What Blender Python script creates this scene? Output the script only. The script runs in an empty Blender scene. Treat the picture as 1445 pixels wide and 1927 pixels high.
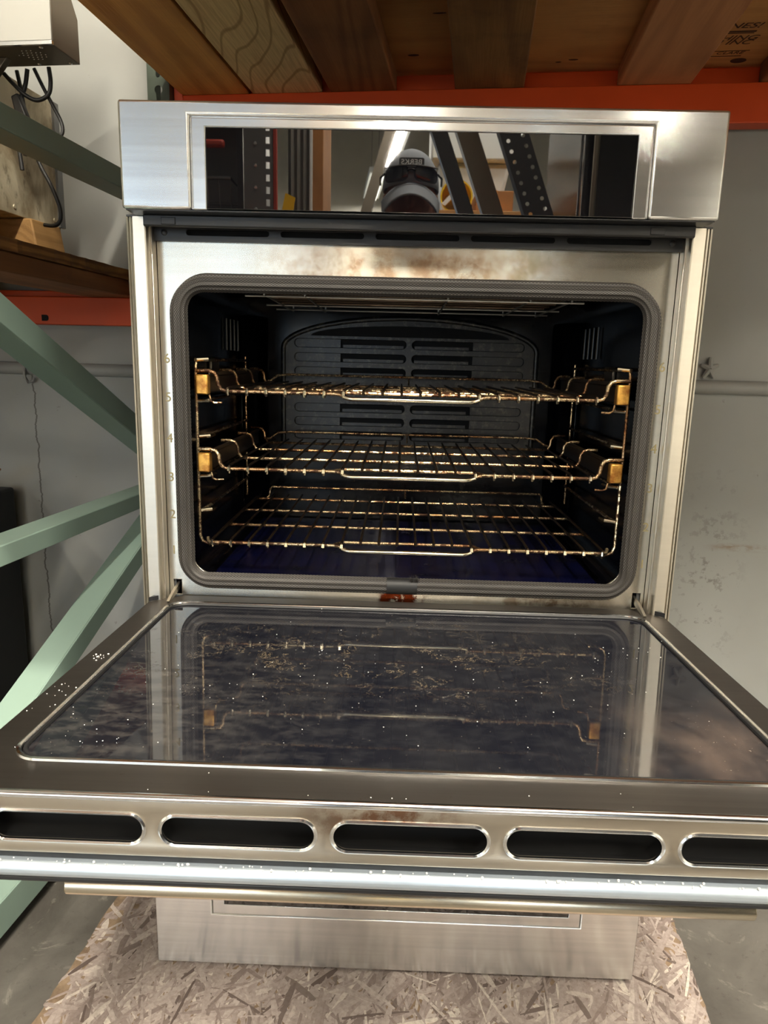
import bpy, bmesh, math, random
from mathutils import Matrix, Vector, Euler
random.seed(7)
PI = math.pi
scn = bpy.context.scene
COL = scn.collection
T = 0.108                                   # the storage rack and the building stand turned by this against the oven
RACK = Matrix.Rotation(-T, 4, 'Z')          # rack coordinates (u along the beams, v depth, z) -> world
I4 = Matrix.Identity(4)
FLOOR = -0.012                              # the oven stands on an 11 mm board whose top is z = 0

# ------------------------------------------------------------------ camera
CAM = Vector((-0.01568, -0.96012, 0.95925))
rx, ry, rz, FPX = -0.20688, 0.02516, 0.01885, 1336.0
fwd = Vector((-math.sin(rz)*math.cos(rx), math.cos(rz)*math.cos(rx), math.sin(rx)))
rt = Vector((math.cos(rz), math.sin(rz), 0)); up = rt.cross(fwd)
r2 = rt*math.cos(ry)+up*math.sin(ry); u2 = -rt*math.sin(ry)+up*math.cos(ry)
cd = bpy.data.cameras.new('camera'); cam = bpy.data.objects.new('camera', cd); COL.objects.link(cam)
cam.matrix_world = Matrix((( r2.x, u2.x, -fwd.x, CAM.x), (r2.y, u2.y, -fwd.y, CAM.y), (r2.z, u2.z, -fwd.z, CAM.z), (0, 0, 0, 1)))
cd.sensor_fit = 'VERTICAL'; cd.sensor_height = 24.0; cd.lens = FPX/1927*24.0
cd.clip_start = 0.01; cd.clip_end = 100
scn.camera = cam

# ------------------------------------------------------------------ world, exposure
w = bpy.data.worlds.new('world'); scn.world = w; w.use_nodes = True
bg = w.node_tree.nodes['Background']; bg.inputs[0].default_value = (0.64, 0.82, 1.0, 1); bg.inputs[1].default_value = 4.2
vs = scn.view_settings
vs.view_transform = 'Standard'; vs.look = 'None'; vs.gamma = 1.0; vs.use_curve_mapping = False
vs.exposure = 0.7
scn.cycles.caustics_reflective = False; scn.cycles.caustics_refractive = False; scn.cycles.sample_clamp_indirect = 5.0; scn.cycles.max_bounces = 7; scn.cycles.use_adaptive_sampling = True; scn.cycles.adaptive_threshold = 0.02
FLUO = 110.0       # power of each pair of tubes (W per fixture area light)

# ------------------------------------------------------------------ materials
def lin(c):
    return tuple(((v/255)/12.92 if v/255 <= .04045 else ((v/255+.055)/1.055)**2.4) for v in c)
class NT:
    def __init__(s, name):
        s.m = bpy.data.materials.new(name); s.m.use_nodes = True
        s.t = s.m.node_tree; s.t.nodes.clear()
        s.out = s.t.nodes.new('ShaderNodeOutputMaterial')
        s.b = s.t.nodes.new('ShaderNodeBsdfPrincipled')
        s.t.links.new(s.b.outputs[0], s.out.inputs[0])
    def n(s, typ, **kw):
        nd = s.t.nodes.new('ShaderNode'+typ)
        for k, v in kw.items():
            if hasattr(nd, k) and k not in nd.inputs: setattr(nd, k, v)
        return nd
    def l(s, a, b): s.t.links.new(a, b)
    def put(s, inp, v):
        if isinstance(v, bpy.types.NodeSocket): s.l(v, inp)
        elif isinstance(v, (tuple, list)) and len(v) == 3 and inp.type == 'RGBA': inp.default_value = (*v, 1)
        else: inp.default_value = v
    def B(s, **kw):
        for k, v in kw.items(): s.put(s.b.inputs[k.replace('_', ' ')], v)
        return s
    def coord(s, scale=(1, 1, 1), kind='Object', loc=(0, 0, 0), rot=(0, 0, 0)):
        tc = s.n('TexCoord'); mp = s.n('Mapping'); s.l(tc.outputs[kind], mp.inputs[0])
        mp.inputs['Scale'].default_value = scale; mp.inputs['Location'].default_value = loc; mp.inputs['Rotation'].default_value = rot
        return mp.outputs[0]
    def noise(s, vec, scale=5, detail=4, rough=.55, dist=0.0):
        nd = s.n('TexNoise'); s.l(vec, nd.inputs['Vector'])
        nd.inputs['Scale'].default_value = scale; nd.inputs['Detail'].default_value = detail
        nd.inputs['Roughness'].default_value = rough; nd.inputs['Distortion'].default_value = dist
        return nd.outputs[0]
    def ramp(s, fac, stops):
        nd = s.n('ValToRGB'); s.l(fac, nd.inputs[0]); e = nd.color_ramp.elements
        while len(e) < len(stops): e.new(.5)
        for q, (p, c) in zip(e, stops):
            q.position = p; q.color = (*c, 1) if len(c) == 3 else c
        return nd.outputs[0]
    def mr(s, v, a, b, c, d):
        nd = s.n('MapRange'); s.l(v, nd.inputs[0])
        for i, x in enumerate((a, b, c, d)): nd.inputs[i+1].default_value = x
        return nd.outputs[0]
    def mix(s, f, a, b, mode='MIX'):
        nd = s.n('MixRGB'); nd.blend_type = mode
        s.put(nd.inputs[0], f); s.put(nd.inputs[1], a); s.put(nd.inputs[2], b)
        return nd.outputs[0]
    def math(s, op, a, b=0.0):
        nd = s.n('Math'); nd.operation = op; s.put(nd.inputs[0], a); s.put(nd.inputs[1], b)
        return nd.outputs[0]
    def bump(s, h, strength=.2, dist=.01):
        nd = s.n('Bump'); s.l(h, nd.inputs['Height']); nd.inputs['Strength'].default_value = strength; nd.inputs['Distance'].default_value = dist
        s.l(nd.outputs[0], s.b.inputs['Normal']); return s
    def box_mask(s, centre, half, soft=.3):
        """1 inside an axis-aligned soft box in object coordinates"""
        tc = s.n('TexCoord'); sep = s.n('SeparateXYZ'); s.l(tc.outputs['Object'], sep.inputs[0])
        acc = None
        for i in range(3):
            if half[i] is None: continue
            d = s.math('ABSOLUTE', s.math('SUBTRACT', sep.outputs[i], centre[i]))
            v = s.mr(d, half[i]*(1-soft), half[i]*(1+soft), 1.0, 0.0)
            acc = v if acc is None else s.math('MULTIPLY', acc, v)
        return acc
def plain(name, rgb, rough=.5, metal=0.0, **kw):
    return NT(name).B(Base_Color=lin(rgb), Roughness=rough, Metallic=metal, **kw).m

def steel(name, rgb=(205, 203, 198), rough=.27, aniso=.75, dirt=0.0, streak=.5, stains=None, dirtcol=(95, 78, 58)):
    s = NT(name)
    c = s.coord((2, 150, 150)); st = s.noise(c, 1.0, 2, .6)
    c2 = s.coord((1, 1, 1)); cl = s.noise(c2, 7, 4, .6)
    base = s.mix(s.mr(st, .3, .7, 0, streak*.35), lin(rgb), lin(tuple(int(v*.78) for v in rgb)))
    if dirt:
        base = s.mix(s.mr(cl, .5, .78, 0, dirt), base, lin(dirtcol))
        sp = s.noise(c2, 170, 3, .7); base = s.mix(s.mr(sp, .66, .74, 0, dirt), base, lin((70, 55, 40)))
    if stains:
        for (ce, ha, col, amt, sc) in stains:
            m = s.box_mask(ce, ha, .55); nz = s.noise(c2, sc, 5, .65)
            base = s.mix(s.math('MULTIPLY', m, s.mr(nz, .42, .6, 0, amt)), base, lin(col))
    r = rough
    s.B(Base_Color=base, Metallic=1.0, Roughness=r, Anisotropic=aniso, Anisotropic_Rotation=.25)
    tg = s.n('Tangent'); tg.direction_type = 'UV_MAP'; tg.uv_map = 'UVMap'; s.l(tg.outputs[0], s.b.inputs['Tangent'])
    return s.m

def wood(name, c1, c2, scale=1.0, contrast=1.0, dirt=.3, rot=False, cath=0.0, dirtcol=(52, 34, 20)):
    """grain runs along local y (the depth of the shelf) unless rot"""
    s = NT(name)
    v = s.coord((1.2, .26 if cath else .09, 1.2) if not rot else (.09, 1.2, 1.2), loc=(random.random()*5, random.random()*5, random.random()))
    warp = s.noise(v, 3.2*scale, 2, .5)
    wv = s.math('ADD', s.math('MULTIPLY', warp, (34 if cath else 14)*scale), 0.0)
    rings = s.math('SINE', s.math('MULTIPLY', wv, 6.0))
    fine = s.noise(s.coord((260, 9, 260) if not rot else (9, 260, 260)), 1.0, 3, .6)
    ringm = s.mr(rings, .80 if cath else -.4, 1.0, 0, (.6 if cath else .75)*contrast)
    base = s.mix(ringm, lin(c1), lin(c2))
    base = s.mix(s.mr(fine, .35, .75, 0, .45*contrast), base, lin(c2))
    blot = s.noise(s.coord((1, 1, 1)), 6.5, 4, .6)
    base = s.mix(s.mr(blot, .5, .75, 0, dirt), base, lin(dirtcol))
    s.B(Base_Color=base, Roughness=.72)
    s.bump(s.math('ADD', fine, s.math('MULTIPLY', rings, .15)), .25, .003)
    return s.m

def paint(name, rgb, rough=.42, wear=.2, wearcol=(60, 55, 50)):
    s = NT(name); c = s.coord()
    n1 = s.noise(c, 4, 4, .6); n2 = s.noise(c, 60, 4, .7)
    base = s.mix(s.mr(n1, .4, .75, 0, .25), lin(rgb), lin(tuple(int(v*.8) for v in rgb)))
    base = s.mix(s.mr(n2, .66, .74, 0, wear), base, lin(wearcol))
    s.B(Base_Color=base, Roughness=rough); s.bump(n2, .05, .001)
    return s.m

M = {}
M['steel'] = steel('brushed_steel', (230, 229, 226), .24, .9, 0.0, .9)
M['steel_plate'] = steel('brushed_steel_face', (220, 214, 200), .27, .88, .08, .4, stains=[
    ((0.0, .075, 1.085), (.16, None, .03), (150, 105, 50), .7, 38), ((.17, .075, 1.09), (.06, None, .035), (140, 122, 60), .5, 30),
    ((-.004, .075, .608), (.026, None, .014), (96, 40, 18), 4.0, 40), ((.21, .075, .606), (.09, None, .012), (120, 85, 40), .7, 70)])
M['steel_trim'] = steel('brushed_steel_trim', (214, 208, 196), .3, .6, .08, .3)
M['steel_door'] = steel('worn_door_steel', (100, 95, 90), .42, .5, .40, .9, dirtcol=(62, 56, 50))
M['steel_edge'] = steel('door_edge_steel', (196, 186, 170), .3, .5, .10, .3, stains=[((-.02, None, -.01), (.05, None, .02), (120, 70, 35), .8, 60)])
M['steel_bright'] = plain('polished_steel', (232, 232, 232), .16, 1.0)
M['steel_bar'] = steel('handle_steel', (206, 196, 176), .24, .4, .0, .3)
M['satin'] = plain('satin_blue_grey', (206, 218, 230), .38, .85)  # pale blue-grey satin metal for the outer door panel
M['black_paint'] = paint('black_enamelled_metal', (34, 34, 36), .38, .12, (120, 112, 98))
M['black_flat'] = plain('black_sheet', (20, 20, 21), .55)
M['void'] = plain('unlit_hollow', (8, 8, 9), .9)  # near-black colour, paints the shade inside slots, holes and gaps
M['white_bits'] = plain('white_crumbs', (225, 222, 215), .9)
s = NT('display_glass'); s.B(Base_Color=(.003, .003, .004), Roughness=.015, IOR=2.05); M['display'] = s.m
# oven cavity enamel
s = NT('blue_black_enamel'); c = s.coord(); n1 = s.noise(c, 90, 4, .7); n2 = s.noise(c, 8, 4, .6)
base = s.mix(s.mr(n2, .45, .7, 0, .6), lin((5, 5, 9)), lin((9, 9, 10)))
base = s.mix(s.mr(n1, .68, .76, 0, .4), base, lin((80, 70, 56)))
s.B(Base_Color=base, Roughness=s.mr(n2, .3, .7, .10, .25), IOR=1.4, Specular_IOR_Level=.35); s.bump(n2, .05, .004); M['enamel'] = s.m
s = NT('blue_floor_enamel'); c = s.coord(); n1 = s.noise(c, 130, 4, .75); n2 = s.noise(c, 14, 4, .6)
base = s.mix(s.mr(n2, .45, .7, 0, .7), lin((9, 11, 40)), lin((6, 6, 11)))
base = s.mix(s.mr(n1, .64, .72, 0, .6), base, lin((105, 95, 85)))
s.B(Base_Color=base, Roughness=s.mr(n2, .3, .7, .12, .3), IOR=1.6); M['enamel_floor'] = s.m
s = NT('grimy_fan_cover'); c = s.coord(); n1 = s.noise(c, 70, 5, .75); n2 = s.noise(c, 9, 3, .6)
base = s.mix(s.mr(n1, .5, .7, 0, s.math('MULTIPLY', 1.0, .8)) if False else s.mr(n1, .52, .7, 0, .55), lin((14, 14, 14)), lin((112, 104, 92)))
s.B(Base_Color=base, Roughness=.36, Specular_IOR_Level=.5); s.bump(n1, .2, .002); M['fan_cover'] = s.m
# gasket weave (uv: u along, v around)
s = NT('woven_gasket'); tc = s.n('TexCoord'); mp = s.n('Mapping'); s.l(tc.outputs['UV'], mp.inputs[0]); mp.inputs['Scale'].default_value = (900, 54, 1)
ck = s.n('TexChecker'); s.l(mp.outputs[0], ck.inputs[0]); ck.inputs['Scale'].default_value = 1.0
nz = s.noise(s.coord(), 25, 3, .6)
base = s.mix(ck.outputs[1], lin((16, 15, 14)), lin((84, 79, 74)))
base = s.mix(s.mr(nz, .4, .7, 0, .35), base, lin((40, 37, 35)))
s.B(Base_Color=base, Roughness=.55, Metallic=.1); s.bump(ck.outputs[1], .6, .0012); M['gasket'] = s.m
# chrome racks with heat tint and baked grime
s = NT('grimy_rack_chrome'); c = s.coord(); n1 = s.noise(c, 75, 4, .75); n2 = s.noise(c, 11, 3, .6)
base = s.mix(s.mr(n2, .4, .65, 0, 1), lin((214, 190, 150)), lin((176, 120, 72)))
base = s.mix(s.mr(n1, .47, .56, 0, .95), base, lin((52, 30, 22)))
s.B(Base_Color=base, Metallic=.9, Roughness=s.mr(n1, .45, .6, .18, .5)); M['rack'] = s.m
s = NT('dark_rack_rod'); c = s.coord(); n1 = s.noise(c, 60, 4, .7)
base = s.mix(s.mr(n1, .42, .62, 0, 1), lin((62, 48, 34)), lin((16, 12, 10)))
s.B(Base_Color=base, Metallic=.8, Roughness=.4); M['rack_rod'] = s.m
M['rack_bright'] = plain('bright_rack_chrome', (226, 214, 188), .15, 1.0)  # brighter chrome for pull bar, rod tips and rung tips
s = NT('heat_tinted_slide'); c = s.coord(); n1 = s.noise(c, 45, 4, .7)
base = s.mix(s.mr(n1, .4, .65, 0, 1), lin((226, 172, 84)), lin((150, 92, 38)))
s.B(Base_Color=base, Metallic=.75, Roughness=.38); M['brass'] = s.m
M['slide'] = plain('dark_slide_steel', (70, 58, 46), .35, .85)
# dirty inner glass of the open door
s = NT('dirty_door_glass'); c = s.coord(); cs = s.coord((1.4, 1, 1))
n1 = s.noise(cs, 5, 5, .6); n2 = s.noise(c, 58, 4, .65, 1.2); n3 = s.noise(c, 260, 3, .7); n4 = s.noise(s.coord((22, 40, 1)), 1.5, 5, .7)
m1 = s.box_mask((-.05, -.15, 0), (.2, .10, None), .6)
crust = s.math('MULTIPLY', m1, s.mr(n2, .540, .552, 0, 1)); crust = s.math('MULTIPLY', crust, s.mr(n2, .552, .566, 1, 0)); crust = s.math('MULTIPLY', crust, s.mr(s.noise(c, 17, 4, .65), .50, .58, 0, 1))
m2 = s.box_mask((.31, -.36, 0), (.08, .08, None), .6); smear = s.math('MULTIPLY', m2, s.mr(n1, .42, .65, 0, 1))
m3 = s.box_mask((-.29, -.33, 0), (.14, .14, None), .8); smear2 = s.math('MULTIPLY', m3, s.mr(n4, .45, .65, 0, .6))
base = s.mix(s.mr(n1, .35, .7, 0, 1), lin((20, 21, 28)), lin((36, 36, 39)))
base = s.mix(s.mr(n4, .45, .75, 0, .25), base, lin((66, 66, 68)))
base = s.mix(s.math('MULTIPLY', smear, .7), base, lin((104, 88, 78))); base = s.mix(s.math('MULTIPLY', smear2, .7), base, lin((84, 80, 76)))
base = s.mix(s.math('MULTIPLY', crust, .9), base, lin((150, 128, 92)))
base = s.mix(s.mr(n3, .70, .74, 0, .75), base, lin((160, 150, 132)))
rg = s.math('ADD', s.mr(n4, .4, .75, .012, .06), s.math('ADD', s.math('MULTIPLY', crust, .4), s.math('MULTIPLY', smear, .3)))
s.B(Base_Color=base, Roughness=rg, IOR=1.9); s.bump(crust, .3, .001); M['door_glass'] = s.m
# building
s = NT('painted_block_wall'); c = s.coord(); n1 = s.noise(c, 1.3, 5, .6); n2 = s.noise(c, 35, 4, .65); n3 = s.noise(s.coord((1, 1, 2.4)), 30, 4, .7)
base = s.mix(s.mr(n1, .35, .7, 0, .6), lin((160, 161, 157)), lin((138, 137, 130)))
base = s.mix(s.math('MULTIPLY', s.box_mask((.675, 0, .42), (.055, None, .20), .8), s.mr(n2, .55, .62, 0, .6)), base, lin((92, 88, 80)))
base = s.mix(s.math('MULTIPLY', s.box_mask((.74, 0, .535), (.05, None, .007), .8), s.mr(n3, .4, .6, 0, .8)), base, lin((120, 98, 72)))
base = s.mix(s.mr(n2, .70, .74, 0, .5), base, lin((110, 104, 96)))
# one long vertical crack left of the oven
tc = s.n('TexCoord'); sep = s.n('SeparateXYZ'); s.l(tc.outputs['Object'], sep.inputs[0])
wob = s.noise(s.coord((0, 0, 1)), 9, 5, .7)
dx = s.math('ABSOLUTE', s.math('SUBTRACT', s.math('ADD', sep.outputs[0], s.math('MULTIPLY', wob, .05)), -1.075))
ck_ = s.math('MULTIPLY', s.mr(dx, .0012, .0032, .8, 0), s.mr(sep.outputs[2], .90, .93, 1, 0))
base = s.mix(ck_, base, lin((70, 64, 58)))
s.B(Base_Color=base, Roughness=.55); s.bump(n2, .08, .003); M['wall'] = s.m
s = NT('stained_concrete'); c = s.coord(); n1 = s.noise(c, 3.5, 6, .65, .6); n2 = s.noise(c, 60, 4, .7); n3 = s.noise(c, 9, 5, .7, 2.0)
base = s.mix(s.mr(n1, .35, .68, 0, 1), lin((108, 104, 98)), lin((74, 70, 65)))
base = s.mix(s.mr(n3, .60, .70, 0, .6), base, lin((150, 145, 135)))
base = s.mix(s.mr(n2, .6, .75, 0, .5), base, lin((52, 46, 40)))
s.B(Base_Color=base, Roughness=s.mr(n1, .3, .7, .35, .6)); s.bump(n2, .15, .003); M['floor'] = s.m
M['ceiling'] = paint('ceiling_paint', (196, 194, 186), .7, .1)
M['orange'] = paint('orange_rack_paint', (214, 76, 22), .38, .12, (90, 50, 30))
M['green'] = paint('green_rack_paint', (136, 158, 146), .42, .05, (70, 80, 70))
M['green_post'] = paint('dark_green_rack_paint', (66, 74, 64), .42, .1, (60, 66, 60))
s = NT('osb_board'); c = s.coord(); n1 = s.noise(c, 40, 4, .7); base = s.mix(s.mr(n1, .35, .7, 0, 1), lin((150, 128, 104)), lin((108, 88, 70)))
s.B(Base_Color=base, Roughness=.8); M['osb'] = s.m
s = NT('osb_strands'); oi = s.n('Attribute'); oi.attribute_name = 'tint'; fine = s.noise(s.coord((150, 150, 40)), 1.0, 3, .6)
base = s.ramp(oi.outputs['Fac'], [(0, lin((96, 82, 76))), (.3, lin((150, 135, 128))), (.7, lin((182, 168, 160))), (1, lin((214, 203, 190)))])
base = s.mix(s.mr(fine, .4, .7, 0, .35), base, lin((96, 78, 62)))
s.B(Base_Color=base, Roughness=.75); M['osb_strand'] = s.m
M['joist_a'] = wood('joist_amber', (226, 166, 92), (172, 114, 54), 1.0, .7, .2)
M['joist_b'] = wood('joist_pale', (236, 206, 150), (150, 102, 54), .8, 1.0, .12, cath=1.0)
M['joist_c'] = wood('joist_brown', (158, 104, 60), (112, 70, 38), 1.3, .8, .35)
M['joist_d'] = wood('joist_stained', (158, 112, 62), (100, 66, 36), 1.0, .7, .65, dirtcol=(38, 28, 22))
M['joist_e'] = wood('joist_red', (190, 130, 84), (146, 92, 54), 1.5, .6, .2)
M['ply'] = wood('plywood', (206, 150, 88), (164, 110, 60), 1.0, .5, .2, rot=True)
M['ply_edge'] = wood('plywood_edge', (170, 120, 62), (96, 58, 28), 2.0, 1.0, .4)
M['dunnage'] = wood('dunnage_wood', (160, 122, 72), (120, 86, 46), 1.4, .7, .3)
M['ink'] = plain('faded_ink', (64, 34, 16), .8)
M['digit'] = plain('etched_digit', (168, 154, 112), .5, .2)
s = NT('dirty_stainless'); c = s.coord((1, 1, .5)); n1 = s.noise(c, 9, 5, .65, .8); n2 = s.noise(c, 26, 5, .7)
base = s.mix(s.mr(n1, .4, .65, 0, 1), lin((206, 196, 170)), lin((142, 126, 98))); base = s.mix(s.mr(n2, .56, .68, 0, .8), base, lin((92, 78, 58)))
s.B(Base_Color=base, Metallic=.35, Roughness=.45); M['stainless_dirty'] = s.m
M['stainless'] = plain('plain_stainless', (150, 148, 142), .5, 1.0)
M['stainless_dark'] = plain('dark_stainless', (120, 112, 100), .42, .9)
M['cord'] = plain('black_rubber', (22, 21, 21), .5)
M['black_gloss'] = plain('black_appliance', (10, 10, 12), .2)
# things behind the camera, seen in the black glass
M['cardboard'] = wood('cardboard', (176, 120, 66), (150, 100, 52), .5, .3, .3)
M['yellow'] = plain('yellow_plastic', (238, 198, 20), .35)
M['white_plastic'] = plain('white_plastic', (222, 226, 226), .45)
M['grey_metal'] = plain('grey_metal', (120, 120, 120), .4, .6)
M['red'] = plain('red_paint', (170, 60, 44), .45)
M['dark_metal'] = paint('dark_metal', (46, 46, 48), .4, .1)
M['skin'] = plain('skin', (196, 138, 112), .5)
M['cap_grey'] = plain('grey_cap_cloth', (150, 156, 164), .9)
M['cap_black'] = plain('black_patch', (22, 22, 24), .8)
M['thread'] = plain('white_thread', (215, 215, 215), .8)
s = NT('dark_lens'); s.B(Base_Color=(.01, .012, .03), Roughness=.03, IOR=1.9); M['lens'] = s.m
s = NT('tube_glow'); s.B(Base_Color=(1, 1, 1), Emission_Color=(1.0, .95, .78), Emission_Strength=14.0); M['tube'] = s.m
s = NT('phone_screen'); s.B(Base_Color=(0, 0, 0), Emission_Color=(.12, .2, 1.0), Emission_Strength=1.5); M['screen'] = s.m
# clothing colours over one continuous body: skin for head and hands, shirt and trousers elsewhere
s = NT('person_surface'); tc = s.n('TexCoord'); sep = s.n('SeparateXYZ'); s.l(tc.outputs['Object'], sep.inputs[0])
isleg = s.mr(sep.outputs[2], .80, .81, 1, 0); ishead = s.mr(sep.outputs[2], 1.285, 1.29, 0, 1)
base = s.mix(isleg, lin((58, 62, 70)), lin((44, 52, 74))); isshoe = s.mr(sep.outputs[2], .075, .08, 1, 0)
base = s.mix(isshoe, base, lin((30, 28, 26)))
ishand = s.mr(sep.outputs[1], -1.075, -1.07, 0, 1); sk = s.math('MAXIMUM', ishead, s.math('MULTIPLY', ishand, s.mr(sep.outputs[2], .80, .81, 0, 1)))
base = s.mix(sk, base, lin((170, 112, 90))); s.B(Base_Color=base, Roughness=.7); M['person'] = s.m

# ------------------------------------------------------------------ mesh helpers
class MB:
    def __init__(s): s.v = []; s.f = []; s.uv = None
    def add(s, vs, fs):
        o = len(s.v); s.v += [tuple(p) for p in vs]; s.f += [tuple(i+o for i in f) for f in fs]; return s
    def box(s, x0, x1, y0, y1, z0, z1):
        return s.add([(x0,y0,z0),(x1,y0,z0),(x1,y1,z0),(x0,y1,z0),(x0,y0,z1),(x1,y0,z1),(x1,y1,z1),(x0,y1,z1)],
                     [(0,3,2,1),(4,5,6,7),(0,1,5,4),(1,2,6,5),(2,3,7,6),(3,0,4,7)])
    def prism(s, poly, axis, a, b):
        """extrude a closed 2-D outline along axis from a to b; outline order: x:(y,z) y:(x,z) z:(x,y)"""
        def P(p, t):
            return {'x': (t, p[0], p[1]), 'y': (p[0], t, p[1]), 'z': (p[0], p[1], t)}[axis]
        n = len(poly)
        return s.add([P(p, a) for p in poly]+[P(p, b) for p in poly],
                     [tuple(range(n))[::-1], tuple(range(n, 2*n))]+[(i, (i+1) % n, n+(i+1) % n, n+i) for i in range(n)])
    def tube(s, pts, r, seg=8, closed=False, cap=True):
        pts = [Vector(p) for p in pts]; n = len(pts); R = r if isinstance(r, (list, tuple)) else [r]*n
        rings = []; prev = None
        for i, p in enumerate(pts):
            a = pts[(i-1) % n] if (closed or i > 0) else p; b = pts[(i+1) % n] if (closed or i < n-1) else p
            t = (b-a).normalized()
            if prev is None:
                ref = Vector((0, 0, 1)) if abs(t.z) < .9 else Vector((1, 0, 0)); nx = t.cross(ref).normalized()
            else:
                nx = (prev - t*prev.dot(t)).normalized()
            prev = nx; ny = t.cross(nx)
            rings.append([p+(nx*math.cos(2*PI*k/seg)+ny*math.sin(2*PI*k/seg))*R[i] for k in range(seg)])
        vs = [q for rg in rings for q in rg]; fs = []
        for i in range(n if closed else n-1):
            j = (i+1) % n
            for k in range(seg):
                fs.append((i*seg+k, i*seg+(k+1) % seg, j*seg+(k+1) % seg, j*seg+k))
        if cap and not closed:
            fs.append(tuple(range(seg))[::-1]); fs.append(tuple((n-1)*seg+k for k in range(seg)))
        return s.add(vs, fs)
    def lathe(s, prof, seg=24, M4=I4):
        vs = [M4 @ Vector((r*math.cos(2*PI*k/seg), r*math.sin(2*PI*k/seg), z)) for r, z in prof for k in range(seg)]
        n = len(prof); fs = [(i*seg+k, i*seg+(k+1) % seg, (i+1)*seg+(k+1) % seg, (i+1)*seg+k) for i in range(n-1) for k in range(seg)]
        fs += [tuple(range(seg))[::-1], tuple((n-1)*seg+k for k in range(seg))]
        return s.add(vs, fs)
    def ellipsoid(s, c, r, seg=20, rings=12, M4=I4):
        vs = []; fs = []
        for i in range(rings+1):
            th = PI*i/rings
            for k in range(seg):
                ph = 2*PI*k/seg
                vs.append(Vector(c)+M4.to_3x3() @ Vector((r[0]*math.sin(th)*math.cos(ph), r[1]*math.sin(th)*math.sin(ph), r[2]*math.cos(th))))
        for i in range(rings):
            for k in range(seg):
                fs.append((i*seg+k, (i+1)*seg+k, (i+1)*seg+(k+1) % seg, i*seg+(k+1) % seg))
        return s.add(vs, fs)
    def mesh(s, name):
        me = bpy.data.meshes.new(name); me.from_pydata(s.v, [], s.f); me.update(); return me
    def build(s, name, m, parent=None, **kw):
        return obj(name, s.mesh(name), m, parent, **kw)

def box_uv(me):
    uvl = me.uv_layers.new(name='UVMap'); vs = me.vertices
    for p in me.polygons:
        n = p.normal; ax = max(range(3), key=lambda i: abs(n[i]))
        for li in p.loop_indices:
            c = vs[me.loops[li].vertex_index].co
            uvl.data[li].uv = (c.y, c.z) if ax == 0 else (c.x, c.z) if ax == 1 else (c.x, c.y)

def wmat(o):
    m = o.matrix_basis.copy()
    return wmat(o.parent) @ o.matrix_parent_inverse @ m if o.parent else m
def attach(o, parent):
    o.parent = parent; o.matrix_parent_inverse = wmat(parent).inverted()
def obj(name, me, m, parent=None, X=None, bevel=0, segs=2, smooth=False, angle=40, uv=True, kind=None, label=None):
    if uv and not me.uv_layers: box_uv(me)
    o = bpy.data.objects.new(name, me); COL.objects.link(o)
    if m is not None: me.materials.append(M[m] if isinstance(m, str) else m)
    if parent is not None:
        if X is None: X = parent.get('_x', None) and XF[parent['_x']] or I4
    if X is not None: o.matrix_basis = X
    if parent is not None: attach(o, parent)
    if bevel:
        b = o.modifiers.new('bevel', 'BEVEL'); b.width = bevel; b.segments = segs; b.limit_method = 'ANGLE'; b.angle_limit = math.radians(30)
        if uv: b.loop_slide = True
    if smooth or bevel:
        me.shade_smooth()
        try: me.set_sharp_from_angle(angle=math.radians(angle))
        except Exception: pass
    if kind: o['kind'] = kind
    if label: o['label'] = label
    return o
XF = {}
def thing(name, label, cat, loc=(0, 0, 0), X=I4, group=None):
    """empty at the thing's base; loc in the coordinates of X, children keep being written in those coordinates"""
    o = bpy.data.objects.new(name, None); COL.objects.link(o); o.empty_display_size = .05
    o.matrix_basis = X @ Matrix.Translation(loc)
    if X is not I4:
        k = str(len(XF)); XF[k] = X; XT[o.name] = X
    tag(o, label, cat, group); return o
XT = {}
def part(name, mb, m, parent, **kw):
    """a part written in its thing's coordinates"""
    root = parent
    while root.parent: root = root.parent
    if 'X' not in kw: kw['X'] = XT.get(root.name, I4)
    me = mb.mesh(name) if isinstance(mb, MB) else mb
    return obj(name, me, m, parent, **kw)
def tag(o, label, cat, group=None):
    o['label'] = label; o['category'] = cat
    if group: o['group'] = group
    return o
def struct(name, mb, m, X=RACK, **kw):
    o = obj(name, mb.mesh(name) if isinstance(mb, MB) else mb, m, X=X, **kw); o['kind'] = 'structure'; return o
def share(o, parent, delta, X=None):
    """copy of a part that shares its mesh, shifted by delta (in the coordinates of its thing)"""
    c = o.copy(); COL.objects.link(c)
    root = parent
    while root.parent: root = root.parent
    X = X or XT.get(root.name, I4)
    c.parent = None; c.matrix_parent_inverse = I4; c.matrix_basis = X @ Matrix.Translation(delta); attach(c, parent); return c

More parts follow.
